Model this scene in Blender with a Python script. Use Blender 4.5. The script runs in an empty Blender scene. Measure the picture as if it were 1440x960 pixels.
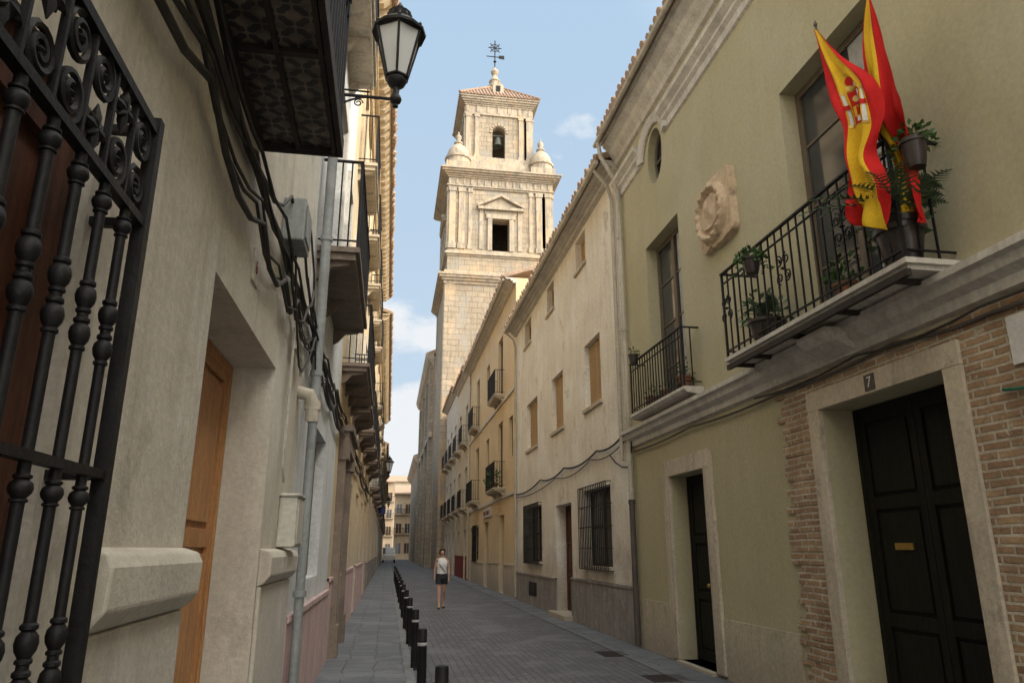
import bpy,bmesh,math,random
from mathutils import Vector,Matrix
random.seed(7)
R=math.radians; PI=math.pi
sc=bpy.context.scene; COL=sc.collection
F=1020.;PIT=R(16);YAW=R(9.37);H=1.6
cp,sp,cy,sy=math.cos(PIT),math.sin(PIT),math.cos(YAW),math.sin(YAW)
def ray(px,py):
    u=px-720.;v=480.-py;f=F*cp-v*sp;up=F*sp+v*cp
    return (u*cy+f*sy,-u*sy+f*cy,up)
def onX(px,py,X):
    d=ray(px,py);t=X/d[0];return (d[1]*t,H+d[2]*t)
XR=4.35;XL=-.85
def HX(pl,pr,pt,pb,X):
    m=(pt+pb)/2;c=(pl+pr)/2
    a=onX(pl,m,X)[0];b=onX(pr,m,X)[0]
    return (min(a,b),max(a,b),onX(c,pb,X)[1],onX(c,pt,X)[1])
# ------------------------------------------------------------ mesh builder
class MB:
    def __init__(s): s.v=[];s.f=[];s.mi=[]
    def add(s,vs,fs,mi=0):
        n=len(s.v);s.v+=[tuple(v) for v in vs]
        for f in fs: s.f.append(tuple(i+n for i in f));s.mi.append(mi)
    def box(s,x0,x1,y0,y1,z0,z1,mi=0):
        x0,x1=min(x0,x1),max(x0,x1);y0,y1=min(y0,y1),max(y0,y1);z0,z1=min(z0,z1),max(z0,z1)
        s.add([(x0,y0,z0),(x1,y0,z0),(x1,y1,z0),(x0,y1,z0),(x0,y0,z1),(x1,y0,z1),(x1,y1,z1),(x0,y1,z1)],
              [(0,3,2,1),(4,5,6,7),(0,1,5,4),(1,2,6,5),(2,3,7,6),(3,0,4,7)],mi);return s
    def tube(s,pts,r,n=8,mi=0):
        pts=[Vector(p) for p in pts];k=len(pts)
        if not isinstance(r,(list,tuple)): r=[r]*k
        t=(pts[1]-pts[0]).normalized()
        a=t.orthogonal().normalized()
        vs=[]
        for i,p in enumerate(pts):
            if i==0: d=pts[1]-pts[0]
            elif i==k-1: d=pts[-1]-pts[-2]
            else: d=(pts[i+1]-pts[i]).normalized()+(pts[i]-pts[i-1]).normalized()
            if d.length<1e-9: d=t
            d.normalize();a=(a-d*a.dot(d))
            if a.length<1e-6: a=d.orthogonal()
            a.normalize();b=d.cross(a)
            for j in range(n):
                an=2*PI*j/n;vs.append(p+a*math.cos(an)*r[i]+b*math.sin(an)*r[i])
        fs=[(i*n+j,i*n+(j+1)%n,(i+1)*n+(j+1)%n,(i+1)*n+j) for i in range(k-1) for j in range(n)]
        fs+=[tuple(range(n))[::-1],tuple((k-1)*n+j for j in range(n))]
        s.add(vs,fs,mi);return s
    def lathe(s,prof,c=(0,0,0),n=12,mi=0):
        vs=[];k=len(prof)
        for r,z in prof:
            for j in range(n):
                an=2*PI*j/n;vs.append((c[0]+r*math.cos(an),c[1]+r*math.sin(an),c[2]+z))
        fs=[(i*n+j,i*n+(j+1)%n,(i+1)*n+(j+1)%n,(i+1)*n+j) for i in range(k-1) for j in range(n)]
        fs+=[tuple(range(n))[::-1],tuple((k-1)*n+j for j in range(n))]
        s.add(vs,fs,mi);return s
    def loft(s,rings,n=14,mi=0):
        vs=[];k=len(rings)
        for cx,cy_,z,rx,ry in rings:
            for j in range(n):
                an=2*PI*j/n;vs.append((cx+rx*math.cos(an),cy_+ry*math.sin(an),z))
        fs=[(i*n+j,i*n+(j+1)%n,(i+1)*n+(j+1)%n,(i+1)*n+j) for i in range(k-1) for j in range(n)]
        fs+=[tuple(range(n))[::-1],tuple((k-1)*n+j for j in range(n))]
        s.add(vs,fs,mi);return s
    def prismY(s,poly,y0,y1,mi=0):
        n=len(poly);vs=[(x,y0,z) for x,z in poly]+[(x,y1,z) for x,z in poly]
        s.add(vs,[(i,(i+1)%n,n+(i+1)%n,n+i) for i in range(n)]+[tuple(range(n)),tuple(range(n,2*n))[::-1]],mi);return s
    def prismX(s,poly,x0,x1,mi=0):
        n=len(poly);vs=[(x0,y,z) for y,z in poly]+[(x1,y,z) for y,z in poly]
        s.add(vs,[(i,(i+1)%n,n+(i+1)%n,n+i) for i in range(n)]+[tuple(range(n)),tuple(range(n,2*n))[::-1]],mi);return s
    def build(s,name,mat,parent=None,smooth=False,local=False,bevel=0):
        me=bpy.data.meshes.new(name);me.from_pydata(s.v,[],s.f)
        for m in (mat if isinstance(mat,(list,tuple)) else [mat]): me.materials.append(m)
        if any(s.mi):
            for p,i in zip(me.polygons,s.mi): p.material_index=i
        bm=bmesh.new();bm.from_mesh(me);bmesh.ops.recalc_face_normals(bm,faces=bm.faces);bm.to_mesh(me);bm.free()
        if smooth:
            for p in me.polygons: p.use_smooth=True
        o=bpy.data.objects.new(name,me);COL.objects.link(o)
        if parent:
            o.parent=parent
            if parent.type=='EMPTY' and not local: o.location=-parent.location
        if bevel:
            b=o.modifiers.new('b','BEVEL');b.width=bevel;b.segments=2;b.limit_method='ANGLE'
        if smooth:
            try: me.set_sharp_from_angle(angle=R(40))
            except Exception: pass
        return o
def tag(o,label=None,cat=None,group=None,kind=None):
    if label:o['label']=label
    if cat:o['category']=cat
    if group:o['group']=group
    if kind:o['kind']=kind
    return o
def thing(name,label,cat,loc=(0,0,0),group=None):
    o=bpy.data.objects.new(name,None);COL.objects.link(o);o.location=loc;o.empty_display_size=.2
    return tag(o,label,cat,group)
def copy_tree(o,parent=None):
    c=o.copy();COL.objects.link(c)
    if parent:c.parent=parent
    for ch in list(o.children): copy_tree(ch,c)
    return c
def textmesh(name,txt,size,mat,parent,loc,side,ext=.002):
    cu=bpy.data.curves.new(name,'FONT');cu.body=txt;cu.size=size;cu.extrude=ext;cu.align_x='CENTER';cu.align_y='CENTER'
    t=bpy.data.objects.new(name,cu);COL.objects.link(t)
    me=bpy.data.meshes.new_from_object(t.evaluated_get(bpy.context.evaluated_depsgraph_get()))
    bpy.data.objects.remove(t)
    if side<0: M_=Matrix(((0,0,-1,loc[0]),(-1,0,0,loc[1]),(0,1,0,loc[2]),(0,0,0,1)))
    else: M_=Matrix(((0,0,1,loc[0]),(1,0,0,loc[1]),(0,1,0,loc[2]),(0,0,0,1)))
    me.transform(M_);me.materials.clear();me.materials.append(mat)
    o=bpy.data.objects.new(name,me);COL.objects.link(o);o.parent=parent
    if parent.type=='EMPTY': o.location=-parent.location
    return o
# ------------------------------------------------------------ materials
def surf(name,c1,c2,scale=1.2,patch=None,pthr=.56,streak=0.,streakc=(.08,.07,.06),damp=None,damph=.8,
         bump=.3,bscale=22,rough=.85,brick=None,mortar=(.3,.28,.24),metal=0.,spec=.3,wood=False,patch2=None,pamt=.85,grain=.5):
    m=bpy.data.materials.new(name);m.use_nodes=True;nt=m.node_tree;B=nt.nodes['Principled BSDF'];L=nt.links.new
    def n(t,**k):
        x=nt.nodes.new(t)
        for a,b in k.items(): setattr(x,a,b)
        return x
    def put(s,v):
        if isinstance(v,bpy.types.NodeSocket): L(v,s)
        elif isinstance(v,tuple) and len(v)==3 and s.type=='RGBA': s.default_value=(*v,1)
        else: s.default_value=v
    def noise(sc_,vec,det=6,ro=.6):
        x=n('ShaderNodeTexNoise');x.inputs['Scale'].default_value=sc_;x.inputs['Detail'].default_value=det;x.inputs['Roughness'].default_value=ro
        L(vec,x.inputs['Vector']);return x.outputs['Fac']
    def mr(f,a,b,lo=0.,hi=1.):
        x=n('ShaderNodeMapRange');L(f,x.inputs[0])
        for i,v in zip((1,2,3,4),(a,b,lo,hi)): x.inputs[i].default_value=v
        return x.outputs[0]
    def mix(f,a,b,bl='MIX'):
        x=n('ShaderNodeMix',data_type='RGBA',blend_type=bl);put(x.inputs[0],f);put(x.inputs[6],a);put(x.inputs[7],b);return x.outputs[2]
    def mth(op,a,b=0.):
        x=n('ShaderNodeMath',operation=op);put(x.inputs[0],a);put(x.inputs[1],b);return x.outputs[0]
    def mp(vec,s):
        x=n('ShaderNodeMapping');L(vec,x.inputs[0]);x.inputs['Scale'].default_value=s;return x.outputs[0]
    P=n('ShaderNodeTexCoord').outputs['Object']
    sx=n('ShaderNodeSeparateXYZ');L(P,sx.inputs[0])
    if wood: base=mr(noise(3.,mp(P,(9,9,.7)),8,.65),.35,.65)
    else: base=mr(noise(scale,P),.36,.64)
    hgt=None
    if brick:
        mode,w,h,ms=brick
        cb=n('ShaderNodeCombineXYZ')
        if mode=='floor': L(sx.outputs[0],cb.inputs[1]);L(sx.outputs[1],cb.inputs[0])
        else: L(mth('ADD',sx.outputs[0],sx.outputs[1]),cb.inputs[0]);L(sx.outputs[2],cb.inputs[1])
        wob=n('ShaderNodeTexNoise');wob.inputs['Scale'].default_value=2.5;L(P,wob.inputs['Vector'])
        va=n('ShaderNodeVectorMath',operation='MULTIPLY_ADD');L(wob.outputs['Color'],va.inputs[0]);va.inputs[1].default_value=(h*.5,h*.5,0);L(cb.outputs[0],va.inputs[2])
        bt=n('ShaderNodeTexBrick');L(va.outputs[0],bt.inputs['Vector']);bt.inputs['Scale'].default_value=1
        bt.inputs['Brick Width'].default_value=w;bt.inputs['Row Height'].default_value=h;bt.inputs['Mortar Size'].default_value=ms;bt.inputs['Mortar Smooth'].default_value=.3
        put(bt.inputs['Color1'],c1);put(bt.inputs['Color2'],c2);put(bt.inputs['Mortar'],mortar)
        col=mix(mth('MULTIPLY',base,.5),bt.outputs['Color'],tuple(x*.6 for x in c2));hgt=bt.outputs['Fac']
    else: col=mix(base,c1,c2)
    if patch2: col=mix(mr(noise(scale*.8,mp(P,(1.7,1.4,1.2)),5,.55),.52,.62,0,.7),col,patch2)
    if patch: col=mix(mr(noise(scale*1.7,mp(P,(1.3,1.3,1.0)),8,.68),pthr,pthr+.05,0,pamt),col,patch)
    if streak: col=mix(mth('MULTIPLY',mr(noise(2.2,mp(P,(2.2,2.2,.22)),7,.7),.48,.72),streak),col,streakc)
    if damp:
        z=mth('ADD',sx.outputs[2],mth('MULTIPLY',mth('SUBTRACT',noise(1.6,P,7,.65),.5),damph*2.2))
        col=mix(mr(z,damph*1.2,damph*.2,0.,.8),col,damp)
    fine=noise(bscale,P,8,.7)
    col=mix(grain,col,mr(fine,.3,.7,.6,1.3),'MULTIPLY') if not metal else col
    L(col,B.inputs['Base Color'])
    B.inputs['Roughness'].default_value=rough;B.inputs['Metallic'].default_value=metal;B.inputs['Specular IOR Level'].default_value=spec
    if bump:
        hh=mth('ADD',mth('MULTIPLY',fine,.5),noise(scale*2.5,P,4))
        if hgt is not None: hh=mth('SUBTRACT',hh,mth('MULTIPLY',hgt,1.3))
        bn=n('ShaderNodeBump');bn.inputs['Strength'].default_value=bump;bn.inputs['Distance'].default_value=.02;L(hh,bn.inputs['Height']);L(bn.outputs[0],B.inputs['Normal'])
    return m
M={}
M['green']=surf('olive_plaster',(.46,.415,.265),(.425,.38,.24),.6,patch=(.50,.46,.35),pthr=.66,streak=.2,streakc=(.30,.27,.18),damp=(.36,.32,.23),damph=.5,bump=.14,grain=.3,patch2=(.48,.44,.305))
M['baseplaster']=surf('patchy_base_plaster',(.54,.48,.37),(.45,.395,.29),1.6,patch=(.42,.385,.27),pthr=.54,streak=.3,damp=(.36,.31,.25),damph=.5,bump=.5)
M['white']=surf('weathered_cream_plaster',(.82,.77,.66),(.73,.67,.56),.7,patch=(.50,.43,.34),pthr=.60,pamt=.65,streak=.35,streakc=(.42,.35,.27),damp=(.38,.33,.27),damph=1.6,bump=.5,patch2=(.86,.83,.76))
M['yellow']=surf('ochre_plaster',(.74,.56,.33),(.66,.50,.30),.8,patch=(.64,.56,.43),pthr=.6,streak=.45,streakc=(.44,.35,.24),damp=(.52,.45,.35),damph=1.4,bump=.3)
M['cream']=surf('cream_plaster',(.66,.56,.41),(.57,.48,.35),.8,patch=(.45,.38,.28),pthr=.6,streak=.6,streakc=(.32,.26,.19),bump=.3)
M['pale']=surf('pale_plaster',(.66,.61,.52),(.57,.51,.43),.8,patch=(.45,.4,.33),pthr=.6,streak=.6,streakc=(.32,.27,.22),bump=.3)
M['tan']=surf('tan_old_plaster',(.46,.35,.235),(.37,.285,.19),.3,patch=(.33,.26,.18),pthr=.57,streak=.6,streakc=(.2,.15,.11),bump=.2)
M['leftA']=surf('beige_roughcast',(.62,.58,.49),(.54,.50,.42),.9,patch=(.44,.405,.34),pthr=.59,pamt=.7,streak=.5,streakc=(.35,.31,.25),damp=(.44,.42,.39),damph=1.2,bump=.6,bscale=30,grain=.4,patch2=(.68,.65,.58))
M['leftB']=surf('bluish_white_plaster',(.70,.72,.72),(.60,.61,.60),1.1,patch=(.48,.47,.44),pthr=.6,streak=.5,streakc=(.34,.33,.31),bump=.5)
M['leftC']=surf('sunny_cream_plaster',(.68,.55,.36),(.58,.46,.29),1,patch=(.48,.38,.25),pthr=.6,streak=.6,streakc=(.35,.27,.18),damp=(.44,.40,.35),damph=2.2,bump=.4)
M['pink']=surf('pink_render',(.60,.42,.40),(.49,.37,.35),2,patch=(.56,.51,.47),pthr=.56,streak=.4,bump=.6)
M['tower']=surf('tower_limestone',(.46,.375,.265),(.35,.285,.20),.22,patch=(.31,.28,.23),pthr=.53,streak=.85,streakc=(.20,.165,.125),bump=.5,brick=('wall',1.05,.5,.035),mortar=(.22,.175,.13),patch2=(.50,.35,.205))
M['towertrim']=surf('tower_trim_stone',(.48,.40,.295),(.37,.305,.22),.5,patch=(.30,.265,.215),pthr=.54,streak=.9,streakc=(.19,.155,.12),bump=.35,patch2=(.50,.37,.23))
M['church']=surf('grey_church_stone',(.38,.32,.24),(.29,.245,.185),.3,patch=(.24,.21,.165),pthr=.55,streak=.6,streakc=(.15,.125,.10),bump=.3,brick=('wall',.9,.45,.03),mortar=(.20,.165,.125))
M['stone']=surf('beige_ashlar',(.60,.52,.40),(.50,.43,.33),1.6,patch=(.40,.34,.27),pthr=.58,streak=.4,damp=(.36,.32,.26),damph=.6,bump=.7)
M['plinth']=surf('grey_render_plinth',(.33,.31,.28),(.25,.235,.22),2.2,patch=(.45,.41,.35),pthr=.57,streak=.6,bump=.8)
M['ledge']=surf('painted_cornice',(.64,.60,.53),(.53,.50,.44),2,patch=(.42,.38,.33),pthr=.6,streak=.6,streakc=(.29,.26,.23),bump=.3)
M['brick']=surf('old_thin_brick',(.50,.34,.20),(.33,.205,.125),4,patch=(.58,.51,.39),pthr=.61,bump=1.,brick=('wall',.26,.066,.013),mortar=(.60,.54,.42))
M['roof']=surf('clay_tile',(.40,.27,.18),(.30,.21,.145),6,patch=(.36,.33,.27),pthr=.54,bump=.4)
M['soffit']=surf('old_eave_timber',(.34,.28,.21),(.25,.2,.15),3,bump=.3)
M['road']=surf('road_pavers',(.15,.153,.168),(.105,.107,.118),.8,patch=(.095,.096,.102),pthr=.6,pamt=.6,bump=.5,rough=.68,brick=('floor',.22,.11,.010),mortar=(.058,.059,.063),spec=.4,patch2=(.165,.167,.178))
M['walk']=surf('pavement_slabs',(.165,.177,.193),(.125,.135,.148),.8,bump=.5,rough=.66,brick=('floor',.4,.4,.010),mortar=(.07,.07,.07),spec=.4,patch2=(.185,.194,.205))
M['kerb']=surf('granite_kerb',(.22,.225,.23),(.165,.168,.17),5,bump=.4,rough=.75)
M['ground']=surf('dusty_ground',(.2,.18,.14),(.16,.14,.11),.5,bump=.3)
M['iron']=surf('black_iron',(.010,.010,.011),(.016,.015,.015),8,bump=.25,bscale=60,rough=.5,spec=.2)
M['rustiron']=surf('rusty_iron',(.05,.035,.028),(.03,.025,.025),8,bump=.3,rough=.75)
M['dkwood']=surf('dark_brown_wood',(.06,.035,.022),(.03,.018,.012),2,wood=True,bump=.3,rough=.6)
M['redwood']=surf('red_brown_wood',(.12,.045,.025),(.055,.022,.013),2,wood=True,bump=.3,rough=.6,spec=.2)
M['orwood']=surf('honey_wood',(.54,.265,.10),(.36,.165,.058),2,wood=True,streak=.4,streakc=(.17,.08,.03),bump=.5,rough=.5)
M['blind']=surf('ochre_wood_blind',(.50,.34,.17),(.40,.265,.13),2,wood=True,bump=.3,rough=.7)
M['greendoor']=surf('black_green_door',(.016,.016,.011),(.010,.010,.007),2,wood=True,bump=.4,rough=.65,spec=.15)
M['frame']=surf('brown_window_frame',(.17,.13,.085),(.10,.08,.055),2,wood=True,bump=.2,rough=.6)
M['pvc']=surf('grey_downpipe',(.54,.49,.40),(.45,.41,.33),3,streak=.5,bump=.1,rough=.6)
M['dkpipe']=surf('dark_iron_pipe',(.10,.085,.07),(.07,.06,.055),3,bump=.2,rough=.6)
M['cable']=surf('black_cable',(.03,.028,.026),(.05,.045,.04),9,bump=0,rough=.6)
M['box']=surf('beige_meter_box',(.55,.53,.46),(.48,.46,.4),3,streak=.5,bump=.1,rough=.6)
M['greybox']=surf('grey_junction_box',(.30,.32,.32),(.24,.255,.255),3,streak=.4,bump=.1,rough=.5)
M['terra']=surf('terracotta',(.26,.12,.07),(.18,.085,.05),6,bump=.3)
M['dkpot']=surf('dark_glazed_pot',(.06,.045,.04),(.035,.03,.03),6,bump=.1,rough=.35)
M['leaf']=surf('leaf',(.06,.13,.035),(.035,.075,.022),8,bump=0,rough=.6)
M['leaf2']=surf('blue_green_leaf',(.09,.15,.075),(.055,.10,.05),8,bump=0,rough=.6)
M['flower']=surf('red_flower',(.5,.03,.03),(.35,.02,.03),8,bump=0)
M['red']=surf('flag_red',(.60,.022,.02),(.48,.016,.016),4,bump=.1,bscale=80,rough=.85,spec=.15)
M['yel']=surf('flag_yellow',(.78,.50,.03),(.66,.40,.025),4,bump=.1,bscale=80,rough=.85,spec=.15)
M['whitep']=surf('white_paint',(.7,.68,.65),(.62,.6,.57),4,bump=.1)
M['purple']=surf('crest_purple',(.35,.06,.25),(.28,.05,.2),4,bump=.1)
M['brass']=surf('brass',(.55,.38,.12),(.4,.26,.08),9,bump=.1,rough=.4,metal=.8)
M['maroon']=surf('maroon_paint',(.22,.03,.025),(.16,.025,.02),2,bump=.2)
M['curtain']=surf('net_curtain',(.42,.42,.40),(.32,.32,.31),6,bump=.1)
M['blue']=surf('blue_sign_paint',(.03,.04,.12),(.02,.03,.1),3,bump=.05)
M['skin']=surf('skin',(.52,.32,.22),(.48,.28,.2),6,bump=0,rough=.6)
M['shirt']=surf('white_cotton',(.72,.72,.72),(.62,.62,.63),6,bump=.2,bscale=60)
M['shorts']=surf('black_cotton',(.02,.02,.025),(.03,.03,.035),6,bump=.2)
M['hair']=surf('brown_hair',(.06,.035,.02),(.04,.025,.015),20,bump=.3)
M['bronze']=surf('bronze_bell',(.08,.09,.07),(.05,.06,.05),4,bump=.1,rough=.5)
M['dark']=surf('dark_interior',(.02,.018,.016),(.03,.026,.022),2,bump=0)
M['greywhite']=surf('white_band',(.45,.45,.44),(.38,.38,.37),8,bump=0,rough=.5)
M['brownstone']=surf('brown_stone',(.27,.215,.17),(.19,.15,.12),2,streak=.5,bump=.6)
def glassmat(name,c,rough=.08):
    m=bpy.data.materials.new(name);m.use_nodes=True;nt=m.node_tree;B=nt.nodes['Principled BSDF']
    t=nt.nodes.new('ShaderNodeTexCoord');x=nt.nodes.new('ShaderNodeTexNoise');x.inputs['Scale'].default_value=1.5
    nt.links.new(t.outputs['Object'],x.inputs['Vector'])
    r=nt.nodes.new('ShaderNodeMix');r.data_type='RGBA';nt.links.new(x.outputs['Fac'],r.inputs[0]);r.inputs[6].default_value=(*c,1);r.inputs[7].default_value=(*[q*1.8 for q in c],1)
    nt.links.new(r.outputs[2],B.inputs['Base Color']);b=nt.nodes.new('ShaderNodeBump');b.inputs['Strength'].default_value=.08;nt.links.new(x.outputs['Fac'],b.inputs['Height']);nt.links.new(b.outputs[0],B.inputs['Normal'])
    B.inputs['Roughness'].default_value=rough;B.inputs['Specular IOR Level'].default_value=.5
    return m
M['glass']=glassmat('window_glass',(.03,.032,.035))
M['lampglass']=glassmat('frosted_lamp_glass',(.30,.31,.31),.4)
def tilemat():
    m=bpy.data.materials.new('patterned_tiles');m.use_nodes=True;nt=m.node_tree;B=nt.nodes['Principled BSDF'];L=nt.links.new
    P=nt.nodes.new('ShaderNodeTexCoord').outputs['Object'];s=nt.nodes.new('ShaderNodeSeparateXYZ');L(P,s.inputs[0])
    def mth(op,a,b=0.):
        x=nt.nodes.new('ShaderNodeMath');x.operation=op
        for i,v in enumerate((a,b)):
            if isinstance(v,bpy.types.NodeSocket): L(v,x.inputs[i])
            else: x.inputs[i].default_value=v
        return x.outputs[0]
    k=2*PI/.15
    a=mth('SINE',mth('MULTIPLY',s.outputs[0],k));b=mth('SINE',mth('MULTIPLY',s.outputs[1],k))
    c=mth('SINE',mth('MULTIPLY',s.outputs[0],k*2));d=mth('SINE',mth('MULTIPLY',s.outputs[1],k*2))
    v=mth('ADD',mth('MULTIPLY',a,b),mth('MULTIPLY',mth('MULTIPLY',c,d),.6))
    g=mth('GREATER_THAN',mth('ABSOLUTE',v),.38)
    ns=nt.nodes.new('ShaderNodeTexNoise');ns.inputs['Scale'].default_value=9;ns.inputs['Detail'].default_value=7;L(P,ns.inputs['Vector'])
    mr=nt.nodes.new('ShaderNodeMapRange');L(ns.outputs['Fac'],mr.inputs[0]);mr.inputs[1].default_value=.38;mr.inputs[2].default_value=.62;mr.inputs[3].default_value=.2;mr.inputs[4].default_value=.8
    mx=nt.nodes.new('ShaderNodeMix');mx.data_type='RGBA';L(g,mx.inputs[0]);mx.inputs[6].default_value=(.25,.19,.14,1);mx.inputs[7].default_value=(.05,.043,.042,1)
    m2=nt.nodes.new('ShaderNodeMix');m2.data_type='RGBA';m2.blend_type='MULTIPLY';m2.inputs[0].default_value=.9;L(mx.outputs[2],m2.inputs[6]);L(mr.outputs[0],m2.inputs[7])
    L(m2.outputs[2],B.inputs['Base Color']);B.inputs['Roughness'].default_value=.6;return m
M['tile']=tilemat()
# ------------------------------------------------------------ building helpers (s = outward normal sign of the facade)
def facade(mb,X,s,y0,y1,z0,z1,holes,back=8.):
    holes=[h if len(h)>4 else (*h,.22) for h in holes]
    y0+=.004;y1-=.004
    ys=sorted({y0,y1,*[v for h in holes for v in h[:2]]});zs=sorted({z0,z1,*[v for h in holes for v in h[2:4]]})
    ys=[v for v in ys if y0<=v<=y1];zs=[v for v in zs if z0<=v<=z1]
    for a,b in zip(ys,ys[1:]):
        for c,d in zip(zs,zs[1:]):
            my,mz=(a+b)/2,(c+d)/2
            if any(h[0]<my<h[1] and h[2]<mz<h[3] for h in holes): continue
            mb.add([(X,a,c),(X,b,c),(X,b,d),(X,a,d)],[(0,1,2,3)])
    for (a,b,c,d,e) in holes:
        x=X-s*e
        mb.add([(X,a,c),(X,b,c),(X,b,d),(X,a,d),(x,a,c),(x,b,c),(x,b,d),(x,a,d)],[(0,1,5,4),(1,2,6,5),(2,3,7,6),(3,0,4,7),(4,5,6,7)])
    x=X-s*back
    mb.add([(X,y0,z0),(X,y1,z0),(X,y1,z1),(X,y0,z1),(x,y0,z0),(x,y1,z0),(x,y1,z1),(x,y0,z1)],[(1,2,6,5),(2,3,7,6),(3,0,4,7),(4,5,6,7)])
def B_(mb,X,s,d0,d1,y0,y1,z0,z1): mb.box(X-s*d0,X-s*d1,y0,y1,z0,z1)
def window(root,X,s,h,d=.14,mat=None,cols=2,rows=3,fw=.055,pane=None,sill=None,curt=False):
    y0,y1,z0,z1=h[:4];f=MB();mat=mat or M['frame']
    e=.002
    B_(f,X,s,d,d+.06,y0+e,y0+fw,z0+e,z1-e);B_(f,X,s,d,d+.06,y1-fw,y1-e,z0+e,z1-e)
    B_(f,X,s,d,d+.06,y0+fw,y1-fw,z0+e,z0+fw);B_(f,X,s,d,d+.06,y0+fw,y1-fw,z1-fw,z1-e)
    for i in range(1,cols):
        y=y0+(y1-y0)*i/cols;B_(f,X,s,d-.005,d+.05,y-fw*.6,y+fw*.6,z0+fw,z1-fw)
    for j in range(1,rows):
        z=z0+(z1-z0)*j/rows;B_(f,X,s,d+.01,d+.045,y0+fw,y1-fw,z-.015,z+.015)
    o=f.build('window',mat,root)
    p=MB();B_(p,X,s,d+.025,d+.035,y0+fw*.5,y1-fw*.5,z0+fw*.5,z1-fw*.5);p.build('pane',pane or M['glass'],o)
    if curt:
        c=MB()
        B_(c,X,s,d+.02,d+.0245,y0+fw,y0+(y1-y0)*.4,z0+.4,z1-fw);c.build('curtain',M['curtain'],o)
    if sill:
        b=MB();B_(b,X,s,-.06,.05,y0-.06,y1+.06,z0-.07,z0-.002);b.build('sill',sill,o)
    return o
def shutter(root,X,s,h,d=.1,mat=None):
    y0,y1,z0,z1=h[:4];m=MB();B_(m,X,s,d+.02,d+.04,y0,y1,z0,z1);z=z0+.01
    k=.06
    while z<z1-k: B_(m,X,s,d,d+.02,y0+.03,y1-.03,z,z+k*.75);z+=k
    B_(m,X,s,d-.01,d+.02,(y0+y1)/2-.03,(y0+y1)/2+.03,z0,z1)
    return m.build('shutter',mat or M['blind'],root)
def grille(root,X,s,h,out=.1,mat=None,n=None):
    y0,y1,z0,z1=h[:4];m=MB();y0-=.06;y1+=.06;z0-=.06;z1+=.05
    n=n or max(3,int((y1-y0)/.13))
    for i in range(n+1):
        y=y0+(y1-y0)*i/n;m.tube([(X+s*out,y,z0),(X+s*out,y,z1)],.011,6)
    k=4
    for j in range(k+1):
        z=z0+(z1-z0)*j/k;B_(m,X,s,-out-.014,-out+.014,y0,y1,z-.008,z+.008)
        for y in (y0,y1): B_(m,X,s,-out,.0,y-.008,y+.008,z-.008,z+.008)
    return m.build('window_grille',mat or M['iron'],root)
def door(root,X,s,h,d,mat,leaves=2,handle=True,rows=((.06,.32),(.36,.62),(.66,.95))):
    y0,y1,z0,z1=h[:4];m=MB();zt=z1
    B_(m,X,s,d+.03,d+.07,y0+.01,y1-.01,z0+.01,z1-.01)
    B_(m,X,s,d-.01,d+.03,y0+.003,y0+.06,z0+.005,z1-.003);B_(m,X,s,d-.01,d+.03,y1-.06,y1-.003,z0+.005,z1-.003);B_(m,X,s,d-.01,d+.03,y0+.06,y1-.06,z1-.07,z1-.003)
    w=(y1-y0-.12)/leaves
    for i in range(leaves):
        a=y0+.06+w*i;b=a+w
        B_(m,X,s,d,d+.03,a+.004,a+.09,z0+.02,zt-.05);B_(m,X,s,d,d+.03,b-.09,b-.004,z0+.02,zt-.05)
        hh=zt-z0
        prev=z0+.02
        for (r0,r1) in rows:
            B_(m,X,s,d+.001,d+.03,a+.09,b-.09,prev,z0+hh*r0)
            B_(m,X,s,d+.006,d+.03,a+.13,b-.13,z0+hh*r0+.04,z0+hh*r1-.04);prev=z0+hh*r1
        B_(m,X,s,d+.001,d+.03,a+.09,b-.09,prev,zt-.05)
    o=m.build('door',mat,root,bevel=.004)
    if handle:
        k=MB();k.lathe([(.0,-.01),(.03,0),(.034,.02),(.02,.04),(.01,.045)],(0,0,0),10)
        k.v=[(X-s*(d-v[2]) ,(y0+y1)/2+.05+v[0],z0+1.05+v[1]) for v in k.v]
        k.build('door_handle',M['brass'],o,smooth=True)
    return o
def surround(root,X,s,h,w=.18,out=.03,mat=None,name='door_surround'):
    y0,y1,z0,z1=h[:4];m=MB()
    B_(m,X,s,-out,.01,y0-w,y0-.001,z0,z1);B_(m,X,s,-out,.01,y1+.001,y1+w,z0,z1);B_(m,X,s,-out-.002,.01,y0-w,y1+w,z1+.001,z1+w)
    return m.build(name,mat or M['stone'],root,bevel=.006)
def railing(m,Xw,Xo,y0,y1,z0,z1,sp_=.11,r=.008,ends=True):
    n=max(2,round((y1-y0)/sp_))
    for i in range(n+1):
        y=y0+(y1-y0)*i/n;rr=r*1.6 if i in(0,n) else r
        m.box(Xo-rr,Xo+rr,y-rr,y+rr,z0,z1)
    m.box(Xo-.02,Xo+.02,y0-.02,y1+.02,z1,z1+.02);m.box(Xo-.012,Xo+.012,y0,y1,z0+.07,z0+.085);m.box(Xo-.012,Xo+.012,y0,y1,z1-.13,z1-.118)
    if ends:
        k=max(2,round(abs(Xw-Xo)/sp_))
        for y in (y0,y1):
            for i in range(1,k):
                x=Xo+(Xw-Xo)*i/k;m.box(x-r,x+r,y-r,y+r,z0,z1)
            a,b=sorted((Xw,Xo));m.box(a,b,y-.018,y+.018,z1+.001,z1+.019);m.box(a,b,y-.01,y+.01,z0+.07,z0+.084)
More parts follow.
